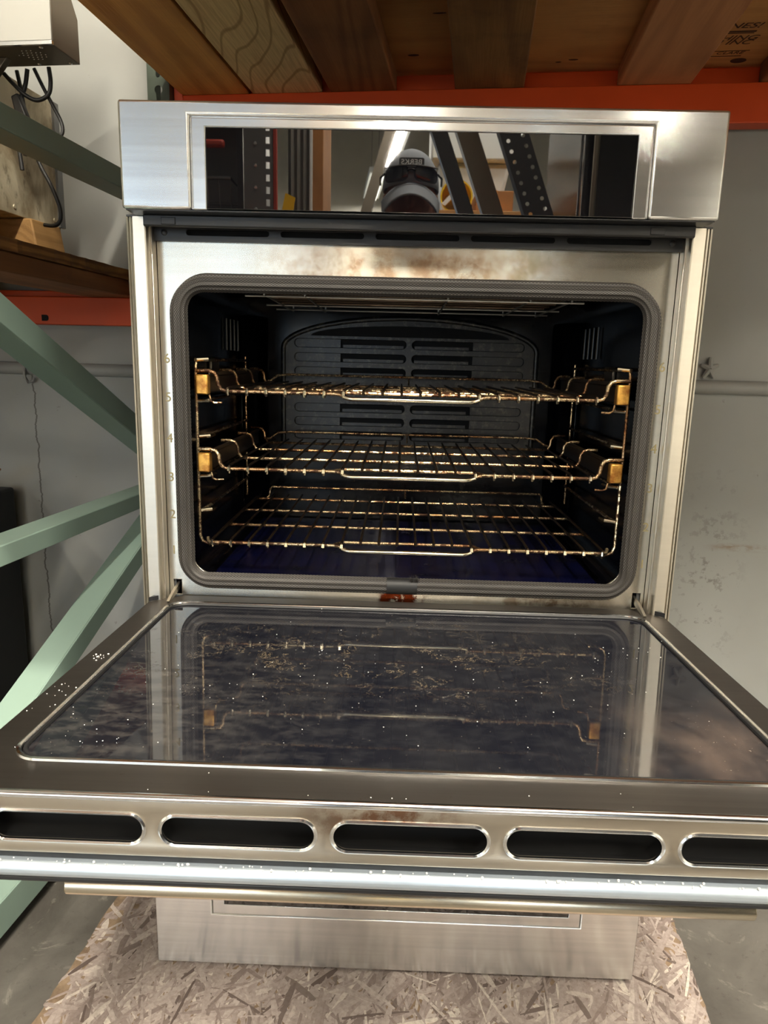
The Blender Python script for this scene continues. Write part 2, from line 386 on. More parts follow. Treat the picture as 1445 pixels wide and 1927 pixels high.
def rrect(x0, x1, y0, y1, r, n=8):
    rs = r if isinstance(r, (list, tuple)) else [r]*4
    out = []
    for (cx, cy, a, q) in ((x1-rs[0], y1-rs[0], 0, rs[0]), (x0+rs[1], y1-rs[1], 90, rs[1]), (x0+rs[2], y0+rs[2], 180, rs[2]), (x1-rs[3], y0+rs[3], 270, rs[3])):
        for i in range(n+1):
            t = math.radians(a+90*i/n); out.append((cx+q*math.cos(t), cy+q*math.sin(t)))
    return out
def plate(outer, holes, depth, bevel=0.0):
    """flat plate with real holes in the xy plane, z from -depth/2 to depth/2; returns a mesh"""
    cu = bpy.data.curves.new('tmp', 'CURVE'); cu.dimensions = '2D'; cu.fill_mode = 'BOTH'
    cu.extrude = max(depth/2-bevel, 1e-5); cu.bevel_depth = bevel; cu.bevel_resolution = 1; cu.offset = -bevel
    for poly in [outer]+holes:
        sp = cu.splines.new('POLY'); sp.points.add(len(poly)-1); sp.use_cyclic_u = True
        for p, q in zip(sp.points, poly): p.co = (q[0], q[1], 0, 1)
    o = bpy.data.objects.new('tmp', cu); COL.objects.link(o)
    dg = bpy.context.evaluated_depsgraph_get(); dg.update()
    me = bpy.data.meshes.new_from_object(o.evaluated_get(dg)); bpy.data.objects.remove(o); bpy.data.curves.remove(cu)
    bm = bmesh.new(); bm.from_mesh(me); bmesh.ops.remove_doubles(bm, verts=bm.verts, dist=1e-6); bmesh.ops.recalc_face_normals(bm, faces=bm.faces); bm.to_mesh(me); bm.free()
    me.materials.clear()
    while me.uv_layers: me.uv_layers.remove(me.uv_layers[0])
    return me
def vplate(outer, holes, y0, y1, bevel=0.0):
    """plate standing in the xz plane between y0 (front) and y1"""
    me = plate(outer, holes, y1-y0, bevel)
    me.transform(Matrix.Translation((0, (y0+y1)/2, 0)) @ Matrix.Rotation(PI/2, 4, 'X')); me.update(); return me
def hplate(outer, holes, z0, z1, bevel=0.0):
    me = plate(outer, holes, z1-z0, bevel); me.transform(Matrix.Translation((0, 0, (z0+z1)/2))); me.update(); return me
def text_mesh(txt, size, depth=.0003, X=I4, shear=0.0, align='CENTER'):
    cu = bpy.data.curves.new('tmp', 'FONT'); cu.body = txt; cu.size = size; cu.extrude = depth; cu.align_x = align; cu.align_y = 'CENTER'; cu.shear = shear
    o = bpy.data.objects.new('tmp', cu); COL.objects.link(o)
    dg = bpy.context.evaluated_depsgraph_get(); dg.update()
    me = bpy.data.meshes.new_from_object(o.evaluated_get(dg)); bpy.data.objects.remove(o); bpy.data.curves.remove(cu)
    me.materials.clear(); me.transform(X); me.update(); return me
FRONT = Matrix.Rotation(PI/2, 4, 'X')       # text standing upright, read from -y
def circle(cx, cy, r, n=16): return [(cx+r*math.cos(2*PI*k/n), cy+r*math.sin(2*PI*k/n)) for k in range(n)]
def obround(cx, cy, hl, hh, n=8): return rrect(cx-hl, cx+hl, cy-hh, cy+hh, hh*.999, n)

# ------------------------------------------------------------------ the building
WV = .84                                     # rear wall, in rack coordinates
struct('wall_back', MB().box(-6, 5, WV, WV+.15, FLOOR, 4.2), 'wall')
struct('floor', MB().box(-6, 5, -9, WV+.15, FLOOR-.1, FLOOR), 'floor')
struct('ceiling', MB().box(-6, 5, -9, WV+.15, 4.2, 4.3), 'ceiling')
struct('wall_right', MB().box(5, 5.15, -9, WV+.15, FLOOR, 4.2), 'ceiling')
struct('wall_left', MB().box(-6.15, -6, -9, WV+.15, FLOOR, 4.2), 'ceiling')
DOORS = [(-3.3, -2.35, 2.7), (-2.2, -1.1, 2.7), (-.95, -.1, 2.7), (2.4, 3.4, 2.4)]   # open loading doors in the wall behind the photographer
me = vplate([(-6, FLOOR), (5, FLOOR), (5, 4.2), (-6, 4.2)], [[(a, FLOOR+.002), (b, FLOOR+.002), (b, h), (a, h)] for a, b, h in DOORS], -9.15, -9)
struct('wall_front', me, 'ceiling')
for i, (a, b, h) in enumerate(DOORS):
    m = MB().box(a-.08, a, -9.0, -8.95, FLOOR, h+.08).box(b, b+.08, -9.0, -8.95, FLOOR, h+.08).box(a, b, -9.0, -8.95, h, h+.08)
    struct('door_%d' % (i+1), m, 'grey_metal')
    L = bpy.data.lights.new('daylight_portal', 'AREA'); L.shape = 'RECTANGLE'; L.size = b-a; L.size_y = h; L.cycles.is_portal = True
    lo = bpy.data.objects.new('daylight_portal', L); COL.objects.link(lo)
    lo.matrix_world = RACK @ Matrix.Translation(((a+b)/2, -9.08, h/2)) @ Matrix.Rotation(PI/2, 4, 'X')
struct('trim_1', MB().tube([(-6, WV-.004, .922), (5, WV-.004, .922)], .0165, 16), 'wall', smooth=True)
struct('trim_2', MB().tube([(-6, WV-.02, FLOOR+.018), (-1.02, WV-.02, FLOOR+.018)], .014, 12), 'wall', smooth=True)
m = MB()
for k in range(5):
    a = k*2*PI/5+.3; m.tube([(.622, WV-.012, .965), (.622+.02*math.cos(a), WV-.008, .965+.026*math.sin(a))], [.008, .004], 8)
tag(m.build('pipe_bracket', 'wall', X=RACK, smooth=True), 'painted star-shaped bracket on the wall above the pipe, right of the oven', 'bracket')
m = MB().tube([(-1.106, WV-.02, .95), (-1.106, WV-.024, .90), (-1.10, WV-.02, .886), (-1.09, WV-.014, .889), (-1.088, WV-.01, .898)], .004, 8)
tag(m.build('pipe_hook', 'wall', X=RACK, smooth=True), 'small painted hook holding the wall pipe left of the oven', 'hook')

# ------------------------------------------------------------------ wall oven
ov = thing('double_wall_oven', 'stainless steel double wall oven, upper door hanging open, standing on a chipboard sheet', 'oven', (0, .3, 0))
HW = .379; ZP0, ZP1 = 1.145, 1.2725
cp = part('control_panel', MB().prism([(-HW, ZP0), (-.2895, ZP0), (-.2895, 1.2555), (.2895, 1.2555), (.2895, ZP0), (HW, ZP0), (HW, ZP1), (-HW, ZP1)], 'y', 0, .055), 'steel', ov, bevel=.0035, segs=3)
part('panel_bezel', MB().prism([(-.2872, ZP0), (-.2697, ZP0), (-.2697, 1.2425), (.2697, 1.2425), (.2697, ZP0), (.2872, ZP0), (.2872, 1.2532), (-.2872, 1.2532)], 'y', .0004, .05), 'steel', cp, bevel=.0012)
part('panel_back', MB().box(-.29, .29, .006, .05, 1.1465, 1.2558), 'steel', cp)
part('display_glass', MB().box(-.2692, .2692, .0008, .0058, 1.1462, 1.242), 'display', cp, bevel=.0006, label='black mirror glass of the control display')
part('panel_underside', MB().box(-.375, .375, .004, .054, 1.1435, 1.1449), 'black_paint', cp)
vb = part('vent_bar', MB().prism([(.030, 1.1300), (.030, 1.1435), (.066, 1.1435), (.066, 1.1350), (.033, 1.1288)], 'x', -.363, .363), 'black_paint', ov, bevel=.0012)
for x in (-.329, .3137):
    part('tab', MB().box(x-.0095, x+.0095, .0285, .032, 1.1315, 1.1405), 'black_paint', vb, bevel=.0008)
slots = [obround(-.2595+.1304*k, 1.1283, .0575, .0042) for k in range(5)]
vp = part('vent_plate', vplate([(-.3625, 1.1165), (.3625, 1.1165), (.3625, 1.135), (-.3625, 1.135)], slots, .067, .070), 'black_paint', ov)
for x in (-.347, .347):
    sc = part('screw', MB().lathe([(.0042, 0), (.0042, .0012), (.0028, .0022)], 14, Matrix.Translation((x, .067, 1.1275)) @ Matrix.Rotation(PI/2, 4, 'X')), 'black_paint', vp, smooth=True)
part('vent_shade', MB().box(-.36, .36, .080, .12, 1.117, 1.1345), 'void', ov)  # dark block paints the shade behind the vent slots
# side trims
for sgn, nm in ((-1, 'side_trim'), (1, 'side_trim')):
    prof = [(.3905, .0445), (.3880, .0435), (.3872, .0475), (.3862, .0475), (.3855, .0425), (.3832, .0418), (.3826, .0455), (.3812, .0455), (.3806, .0405), (.3650, .0400), (.3636, .0412), (.3640, .0570), (.3735, .0760), (.3905, .0760)]
    tr = part(nm, MB().prism([(sgn*a, b) for a, b in prof], 'z', .02, 1.1428), 'steel_trim', ov)
    for z in (1.045, .55):
        part('rivet', MB().lathe([(.0035, 0), (.003, .0012)], 10, Matrix.Translation((sgn*.3660, .0580, z)) @ Matrix.Rotation(PI/2, 4, 'X')), 'steel_trim', tr, smooth=True)
    part('inner_strip', MB().box(min(sgn*.3612, sgn*.3725), max(sgn*.3612, sgn*.3725), .058, .0745, .02, 1.134), 'steel_trim', tr, bevel=.001)
    part('top_cap', MB().box(min(sgn*.366, sgn*.389), max(sgn*.366, sgn*.389), .041, .06, 1.1425, 1.1448), 'black_paint', tr)
    part('side_gap', MB().box(min(sgn*.361, sgn*.376), max(sgn*.361, sgn*.376), .079, .082, .02, 1.14), 'void', ov)  # dark strip paints the shade between trim and face plate
# face plate with the cavity opening and hinge slots
hs = [[(-.3545, .604), (-.3425, .604), (-.3425, .6275), (-.3545, .6275)], [(.3440, .604), (.3560, .604), (.3560, .6275), (.3440, .6275)]]
fp = part('face_plate', vplate([(-.3612, .575), (.3612, .575), (.3612, 1.1178), (-.3612, 1.1178)], [rrect(-.324, .324, .636, 1.058, .036)]+hs, .075, .079, .0008), 'steel_plate', ov)
for i, (zl, zr) in enumerate(((.6736, .6733), (.7289, .7297), (.7854, .7882), (.8431, .8461), (.9025, .9026), (.9575, .9624))):
    part('position_number', text_mesh(str(i+1), .019, .0002, Matrix.Translation((-.3522, .0746, zl)) @ FRONT), 'digit', fp)
    part('position_number', text_mesh(str(i+1), .019, .0002, Matrix.Translation((.3535, .0746, zr)) @ FRONT), 'digit', fp)
# gasket
def gasket_path(x, z0, z1, r0, r1, n=10):
    return rrect(-x, x, z0, z1, [r1, r1, r0, r0], n)
def dens(poly, step):
    out = []
    for i, a in enumerate(poly):
        b = poly[(i+1) % len(poly)]; d = math.dist(a, b); k = max(1, int(d/step))
        out += [(a[0]+(b[0]-a[0])*j/k, a[1]+(b[1]-a[1])*j/k) for j in range(k)]
    return out
path = dens(gasket_path(.3305, .6305, 1.0625, .034, .040), .008)
seg = 36; n = len(path); vs_ = []; fs_ = []
for i, p in enumerate(path):
    a, b = path[i-1], path[(i+1) % n]; t = Vector((b[0]-a[0], b[1]-a[1])).normalized(); nx = Vector((t.y, -t.x))
    cd_ = min(math.dist((abs(p[0]), p[1]), (.3205, 1.0525)), math.dist((abs(p[0]), p[1]), (.3205, .6405)))
    pin = 1-.14*max(0, 1-cd_/.03)
    for k in range(seg):
        th = 2*PI*k/seg; rr = (.0117+.0009*math.cos(th*10))*pin
        vs_.append((p[0]+nx.x*rr*math.cos(th)*1.02, .0665+rr*math.sin(th)*.9, p[1]+nx.y*rr*math.cos(th)*1.02))
for i in range(n):
    for k in range(seg):
        fs_.append((i*seg+k, i*seg+(k+1) % seg, ((i+1) % n)*seg+(k+1) % seg, ((i+1) % n)*seg+k))
gme = bpy.data.meshes.new('gasket'); gme.from_pydata(vs_, [], fs_); uvl = gme.uv_layers.new(name='UVMap')
for pi_, p in enumerate(gme.polygons):
    i, k = divmod(pi_, seg)
    for li, (du, dv) in zip(p.loop_indices, ((0, 0), (0, 1), (1, 1), (1, 0))): uvl.data[li].uv = ((i+du)/n, (k+dv)/seg)
bm = bmesh.new(); bm.from_mesh(gme); bmesh.ops.recalc_face_normals(bm, faces=bm.faces); bm.to_mesh(gme); bm.free()
gk = part('door_gasket', gme, 'gasket', ov, smooth=True, uv=False, label='grey woven fibre gasket around the oven opening')
part('gasket_sleeve', MB().tube([(-.028, .0665, .6305), (.0175, .0665, .6305)], .0126, 20), 'black_flat', gk, smooth=True)
m = MB()
for k in range(26):
    x = random.uniform(.008, .0195); a = random.uniform(-.5, .5)
    m.tube([(x, .058, .639), (x+.006*math.sin(a), .054, .645), (x+.009*math.sin(a), .052, .646+random.uniform(.002, .007))], [.0005, .0004, .0002], 4)
fr = part('frayed_fibres', m, 'gasket', gk)
# casing and cavity
part('casing', MB().box(-.358, -.352, .08, .64, .03, 1.262).box(.352, .358, .08, .64, .03, 1.262).box(-.358, .358, .08, .64, 1.256, 1.262).box(-.358, .358, .08, .64, .012, .03).box(-.358, .358, .634, .64, .03, 1.256), 'grey_metal', ov)
part('foot', MB().box(-.355, -.325, .03, .06, 0, .0125), 'steel_trim', ov); part('foot', MB().box(.325, .355, .03, .06, 0, .0125), 'steel_trim', ov)
part('foot', MB().box(-.355, -.325, .58, .61, 0, .0125), 'steel_trim', ov); part('foot', MB().box(.325, .355, .58, .61, 0, .0125), 'steel_trim', ov)
CW, CZ0, CZ1, CY = .332, .628, 1.080, .53
pr = rrect(-CW, CW, CZ0, CZ1, .03, 6)
m = MB(); nn = len(pr)
# liner wall with thickness: inner and outer skins
vs_ = [(x, .0795, z) for x, z in pr]+[(x, CY, z) for x, z in pr]
po = rrect(-CW-.006, CW+.006, CZ0-.006, CZ1+.006, .034, 6)
vs_ += [(x, .0795, z) for x, z in po]+[(x, CY+.006, z) for x, z in po]
fs_ = []
for i in range(nn):
    j = (i+1) % nn
    fs_ += [(i, j, nn+j, nn+i), (2*nn+j, 2*nn+i, 3*nn+i, 3*nn+j), (j, i, 2*nn+i, 2*nn+j)]
fs_ += [tuple(range(nn, 2*nn)), tuple(range(3*nn, 4*nn))[::-1]]
m.add(vs_, fs_); cav = part('cavity_liner', m, 'enamel', ov, smooth=True, label='blue-black enamelled oven cavity')
part('cavity_floor', MB().box(-.30, .30, .083, .52, .628, .6305), 'enamel_floor', cav, bevel=.002)
for sg in (-1, 1):
    part('corner_post', MB().prism([(sg*.332, .455), (sg*.300, .512), (sg*.287, .530), (sg*.332, .530)], 'z', .632, 1.045), 'enamel', cav, bevel=.006, segs=3)
    for k in range(4):
        part('side_flute', MB().tube([(sg*.331, .34+.03*k, .975), (sg*.331, .34+.03*k, 1.03)], .0065, 10), 'enamel', cav, smooth=True)
    part('lamp_window', MB().box(min(sg*.326, sg*.332), max(sg*.326, sg*.332), .22, .27, .935, .962), 'stainless_dark', cav, bevel=.002)
# fan cover
arch = [(-.252, .79), (.252, .79)]+[(.252*math.cos(t), .985+.058*math.sin(t)) for t in [PI*k/24 for k in range(25)]]
rows = [.9955, .9675, .9395, .8665, .8385, .8105]
hol = [obround(cx, z, .113, .0082) for z in rows for cx in (-.120, .118)]
fc = part('fan_cover', vplate(arch, hol, .512, .516, .001), 'fan_cover', cav)
part('fan_cover_bead', MB().tube([(-.256, .514, .79), (-.256, .514, .90)]+[(-.256*math.cos(t), .514, .985+.062*math.sin(t)) for t in [PI*k/28 for k in range(29)]]+[(.256, .514, .90), (.256, .514, .79)], .0055, 10), 'fan_cover', fc, smooth=True)
part('fan_recess_shade', MB().prism([(.20*math.cos(t), 1.010+.022*math.sin(t)) for t in [PI*k/16 for k in range(17)]], 'y', .5105, .513), 'void', fc)  # dark patch on the cover, the recess's shade painted
part('fan_slot_shade', MB().box(-.245, .245, .524, .528, .795, 1.01), 'void', fc)  # dark sheet, painted shade behind the fan slots
for z in rows:
    for x0, x1 in ((-.232, -.140), (.128, .230)):
        part('slot_blank', MB().box(x0, x1, .517, .520, z-.0088, z+.0088), 'fan_cover', fc)
    for x0, x1 in ((-.135, -.012), (.010, .120)):
        part('inner_louvre', MB().box(x0, x1, .519, .522, z-.0088, z-.002), 'fan_cover', fc)
# broil element
be = part('broil_element', MB().tube([(-.235, .16, 1.061), (.235, .16, 1.061), (.235, .21, 1.061), (-.235, .21, 1.061), (-.235, .26, 1.061), (.235, .26, 1.061), (.235, .31, 1.061), (-.235, .31, 1.061), (-.235, .36, 1.061), (.235, .36, 1.061)], .0034, 8), 'slide', cav, smooth=True)
for y in (.13, .30, .40):
    part('element_wire', MB().tube([(-.25, y, 1.052), (.25, y, 1.052)], .0018, 6), 'stainless', be, smooth=True)
for x in (-.22, -.16, .05, .17, .23):
    part('element_clip', MB().tube([(x, .12, 1.076), (x, .12, 1.053), (x, .41, 1.050), (x, .41, 1.076)], .0016, 6), 'stainless', be, smooth=True)
part('element_shield', MB().box(-.07, .07, .22, .30, 1.066, 1.072), 'stainless', be, bevel=.001)
# side ladders that carry the racks
for sg in (-1, 1):
    X_ = sg*.3215
    ld = part('rack_ladder', MB().tube([(X_, .46, .957), (X_, .125, .957), (X_, .115, .955), (X_, .111, .948), (X_, .110, .690), (X_-sg*.004, .110, .680), (X_-sg*.014, .110, .676), (X_-sg*.028, .112, .676)], .0026, 8), 'rack', cav, smooth=True)
    part('ladder_post', MB().tube([(X_, .455, .965), (X_, .455, .69)], .0022, 8), 'rack', ld, smooth=True)
    for z in (.957, .8965, .843, .7825, .729):
        part('ladder_rung', MB().tube([(X_, .110, z), (X_-sg*.005, .122, z), (X_-sg*.006, .15, z+.0005), (X_-sg*.006, .44, z), (X_, .455, z)], [.0026, .0032, .0026, .0022, .0022], 8), 'rack', ld, smooth=True)
        part('rung_tip', MB().tube([(X_-sg*.001, .112, z), (X_-sg*.016, .118, z+.001), (X_-sg*.020, .135, z+.001)], [.0028, .0034, .002], 8), 'rack_bright', ld, smooth=True)

# the open upper door, written flat with its inner face at z = 0 and laid into place by DX
DX = Matrix.Translation((0, 0, .607)) @ Matrix.Rotation(-.030, 4, 'X')
def dpart(name, mb, m, parent, **kw):
    kw['X'] = DX; return part(name, mb, m, parent, **kw)
FY = -.4635
outl = [(-.3785, FY), (.3785, FY), (.3785, .030), (.352, .052), (.337, .067), (-.337, .067), (-.352, .052), (-.3785, .030)]
GX, GY0, GY1 = .345, -.417, .030
dr = dpart('open_door', hplate(outl, [rrect(-GX, GX, GY0, GY1, .026)], -.003, 0, .001), 'steel_door', ov, label='open upper oven door with dirty glass facing up')
gpath = dens(rrect(-GX+.001, GX-.001, GY0+.001, GY1-.001, .026), .05)
dpart('glass_rim', MB().tube([(x, y, .0004) for x, y in gpath], .0026, 8, closed=True), 'steel_bright', dr, smooth=True)
dpart('rim_gap_shade', MB().tube([(x*.9885, -.1935+(y+.1935)*.982, -.0008) for x, y in gpath], .0022, 6, closed=True), 'black_flat', dr, smooth=True)  # black line paints the dark gap inside the rim
dpart('inner_glass', hplate(rrect(-GX, GX, GY0, GY1, .026), [], -.007, -.0018), 'door_glass', dr, label='grease-spattered inner door glass')
dpart('door_side', MB().box(-.3785, -.372, FY+.004, .035, -.054, -.003).box(.372, .3785, FY+.004, .035, -.054, -.003).box(-.372, .372, .05, .06, -.054, -.003), 'steel_door', dr)
dpart('door_slot_shade', MB().box(-.372, .372, -.440, .05, -.056, -.009), 'void', dr)  # dark filling, painted shade seen through the door slots
dsl = [obround(.002+.1364*k, -.0285, .0611, .0122) for k in (-2, -1, 0, 1, 2)]
dpart('vented_edge', vplate([(-.3785, -.0525), (.3785, -.0525), (.3785, 0.0), (-.3785, 0.0)], dsl, FY-.001, FY+.003, .0014), 'steel_edge', dr, smooth=True, angle=25, label='steel door edge with five long vent slots')
me = MB()
for k in (-2, -1, 0, 1, 2):
    pth = [(a, FY-.0006, b) for a, b in obround(.002+.1364*k, -.0285, .0620, .0131)]
    dpart('slot_rim', MB().tube(pth, .0017, 6, closed=True), 'steel_bright', dr, smooth=True)
dpart('edge_glint_bead', MB().tube([(-.378, FY, -.0012), (.378, FY, -.0012)], .0034, 10), 'steel_bright', dr, smooth=True)  # polished bead added to carry the highlight along the rounded edge
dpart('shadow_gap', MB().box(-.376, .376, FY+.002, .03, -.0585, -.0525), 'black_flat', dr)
op = dpart('outer_panel', MB().box(-.379, .379, FY-.0075, .035, -.0715, -.0585), 'satin', dr, bevel=.0055, segs=5)
dpart('outer_panel_lip', MB().box(-.379, .379, FY-.004, FY+.03, -.0765, -.0716), 'black_paint', op, bevel=.0015)
dpart('outer_glass', MB().box(-.269, .269, -.34, -.08, -.0745, -.0716), 'display', op)
hd = dpart('handle', MB().tube([(-.2950, -.42, -.1135), (.3005, -.42, -.1135)], .0092, 20), 'steel_bar', dr, bevel=.001, smooth=True, label='round steel towel-bar handle')
for x in (-.262, .262):
    dpart('handle_post', MB().tube([(x, -.42, -.1125), (x, -.42, -.0710)], .0065, 14), 'steel_bar', hd, smooth=True)
for sg in (-1, 1):
    part('hinge_arm', MB().prism([(.085, .622), (.085, .612), (.030, .6055), (.026, .609), (.050, .616)], 'x', sg*.3485-.002, sg*.3485+.002), 'steel_trim', dr)
    part('corner_wedge', MB().prism([(sg*.3635, .043), (sg*.378, .030), (sg*.372, .046)], 'z', .606, .6125), 'black_paint', dr)  # small black wedge in the corner notch
# crumbs on the door frame and glass
m = MB()
for (x, y, sp, k, rr) in ((-.362, -.185, .012, 18, .0013), (-.365, -.27, .016, 10, .0010), (-.355, -.30, .03, 8, .0009), (-.30, -.37, .05, 12, .0008), (.2, -.2, .12, 22, .0009), (-.1, -.2, .2, 46, .0008), (.3, -.1, .05, 8, .0009), (0, -.41, .3, 20, .0008), (-.25, -.25, .1, 20, .0008)):
    for _ in range(k):
        q = (x+random.gauss(0, sp*.5), y+random.gauss(0, sp*.5)); q = (max(-.375, min(.375, q[0])), max(-.455, min(.02, q[1])))
        rad = rr*random.uniform(.4, 1.0); m.ellipsoid((q[0], q[1], rad*.3+.0002), (rad, rad, rad*.7), 5, 3)
dpart('crumbs', m, 'white_bits', dr, kind='stuff')
m = MB()
for _ in range(90):
    x = random.uniform(-.36, .36); rad = random.uniform(.0004, .0013); m.ellipsoid((x, FY-.003+random.uniform(-.003, .002), -.0580+rad*.5), (rad, rad, rad), 5, 3)
dpart('gap_grit', m, 'white_bits', dr, kind='stuff')

# lower oven door, closed
ld = part('lower_door', vplate([(-HW, .010), (HW, .010), (HW, .545), (-HW, .545)], [[(-.2895, .1010), (.2895, .1010), (.2895, .43), (-.2895, .43)]], 0, .036, .002), 'steel', ov, label='closed lower oven door')
part('door_bezel', vplate([(-.2875, .1030), (.2875, .1030), (.2875, .428), (-.2875, .428)], [[(-.2697, .1193), (.2697, .1193), (.2697, .41), (-.2697, .41)]], .0004, .03, .0008), 'steel', ld)
part('door_back', MB().box(-.37, .37, .0362, .0395, .015, .54), 'steel', ld)
part('bezel_back', MB().box(-.289, .289, .006, .036, .1015, .4295), 'steel', ld)
part('window_glass', MB().box(-.2692, .2692, .0010, .0058, .1198, .4095), 'display', ld, bevel=.0005)
lh = part('handle', MB().tube([(-.3005, -.045, .485), (.3005, -.045, .485)], .0088, 20), 'steel_bar', ld, smooth=True)
for x in (-.262, .262): part('handle_post', MB().tube([(x, -.044, .485), (x, .0005, .485)], .0065, 14), 'steel_bar', lh, smooth=True)

# ------------------------------------------------------------------ oven racks
RY = [.215, .338, .452]
def front_wire(hx, z, y, glide):
    pts = []
    if glide:
        pts += [(-.316, y, z+.0285), (-.297, y, z+.0290), (-.289, y, z+.0265), (-.285, y, z+.020), (-.2835, y, z+.009), (-.279, y, z+.002), (-.272, y, z)]
    else:
        pts += [(-.3065, y+.006, z+.006), (-.304, y+.001, z+.001), (-.299, y, z)]
    r = [.0029]*len(pts)
    mid = [(-.112, y, z), (-.104, y-.001, z-.0008), (-.094, y-.006, z-.005), (-.088, y-.0075, z-.0066)]
    pts += mid+[(-x, a, b) for x, a, b in mid[::-1]]
    left = pts[:len(r)]
    pts += [(-x, a, b) for x, a, b in left[::-1]]
    return pts
def make_rack(z, glide, label):
    t = thing('oven_rack', label, 'oven rack', (0, .28, z), group=None)
    y = .092; n = 20 if glide else 22; x0 = -.269 if glide else -.297; dxr = -2*x0/(n-1)
    fw = part('front_wire', MB().tube(front_wire(0, z, y, glide), .0029, 10), 'rack', t, smooth=True)
    part('pull_bar', MB().tube([(-.0985, y-.0042, z-.0036), (-.091, y-.0070, z-.0058), (-.086, y-.0076, z-.0066), (.086, y-.0076, z-.0066), (.091, y-.0070, z-.0058), (.0985, y-.0042, z-.0036)], .0033, 10), 'rack_bright', fw, smooth=True, label='bright middle of the front wire')
    part('second_wire', MB().tube([(-.112, y+.001, z+.0005), (-.100, y+.018, z+.001), (.100, y+.018, z+.001), (.112, y+.001, z+.0005)], .0026, 8), 'rack', t, smooth=True)
    rod_l = rod_s = None
    for i in range(n):
        x = x0+dxr*i; inner = abs(x) < .098
        if inner:
            if rod_s is None:
                rod_s = part('rod', MB().tube([(0, y+.016, z-.002), (0, y+.0155, z+.003), (0, y+.020, z+.0052), (0, .30, z+.0050), (0, .478, z+.0048)], [.0016, .0024, .0020, .0019, .0019], 7), 'rack_rod', t, smooth=True)
                rod_s.matrix_basis = Matrix.Translation((x, 0, 0)); base_s = rod_s
            else: share(rod_s, t, (x, 0, 0))
        else:
            if rod_l is None:
                rod_l = part('rod', MB().tube([(0, y-.0030, z-.0052), (0, y-.0042, z-.001), (0, y-.0030, z+.0036), (0, y+.003, z+.0052), (0, .30, z+.0050), (0, .478, z+.0048)], [.0020, .0026, .0026, .0021, .0019, .0019], 7), 'rack_rod', t, smooth=True)
                rod_l.matrix_basis = Matrix.Translation((x, 0, 0))
                nub = part('rod_tip', MB().tube([(0, y-.0032, z-.0054), (0, y-.0048, z-.002), (0, y-.0040, z+.0032)], [.0024, .0031, .0026], 8), 'rack_bright', t, smooth=True)
                nub.matrix_basis = Matrix.Translation((x, 0, 0))
            else: share(rod_l, t, (x, 0, 0)); share(nub, t, (x, 0, 0))
    if glide:
        for yy in RY:
            pts = [(-.312, yy, z+.0285), (-.297, yy, z+.0290), (-.289, yy, z+.0265), (-.285, yy, z+.020), (-.2835, yy, z+.009), (-.279, yy, z+.002), (-.272, yy, z)]
            part('cross_wire', MB().tube(pts+[(-a, b, c) for a, b, c in pts[::-1]], .0026, 8), 'rack', t, smooth=True)
        part('back_rail', MB().tube([(-.288, .478, z+.004), (-.278, .482, z+.006), (-.262, .484, z+.017), (-.24, .485, z+.019), (.24, .485, z+.019), (.262, .484, z+.017), (.278, .482, z+.006), (.288, .478, z+.004)], .0024, 8), 'rack', t, smooth=True)
        for sg in (-1, 1):
            a, b = sorted((sg*.2975, sg*.3155))
            sl = part('slide', MB().box(a+.002, b-.002, .100, .470, z-.004, z+.022), 'slide', t, bevel=.002)
            part('slide_end', MB().box(a, b, .086, .102, z-.0055, z+.0235), 'brass', sl, bevel=.002, label='heat-tinted brass-coloured slide end')
            part('slide_lip', MB().box(a if sg > 0 else b-.002, a+.002 if sg > 0 else b, .100, .470, z+.022, z+.027), 'slide', sl)
            part('slide_hook', MB().tube([(sg*.297, .092, z-.006), (sg*.295, .092, z-.015), (sg*.290, .094, z-.0175), (sg*.280, .098, z-.0175)], .0016, 6), 'rack', sl, smooth=True)
    else:
        for yy in RY:
            part('cross_wire', MB().tube([(-.303, yy, z), (.303, yy, z)], .0025, 8), 'rack', t, smooth=True)
        for sg in (-1, 1):
            part('side_wire', MB().tube([(sg*.302, y, z), (sg*.304, .2, z), (sg*.304, .47, z)], .0025, 8), 'rack_rod', t, smooth=True)
        part('back_rail', MB().tube([(-.297, .470, z-.004), (-.288, .477, z-.006), (-.281, .482, z+.002), (-.280, .484, z+.014), (-.276, .485, z+.019), (.276, .485, z+.019), (.280, .484, z+.014), (.281, .482, z+.002), (.288, .477, z-.006), (.297, .470, z-.004)], .0024, 8), 'rack', t, smooth=True)
    part('rail_stay', MB().tube([(0, .479, z+.003), (0, .485, z+.018)], .0018, 6), 'rack', t, smooth=True)
    return t
make_rack(.913, True, 'topmost wire rack in the oven, on gliding rails with brass-coloured ends')
make_rack(.798, True, 'middle wire rack in the oven, on gliding rails with brass-coloured ends')
make_rack(.6835, False, 'lowest wire rack in the oven, without gliding rails')

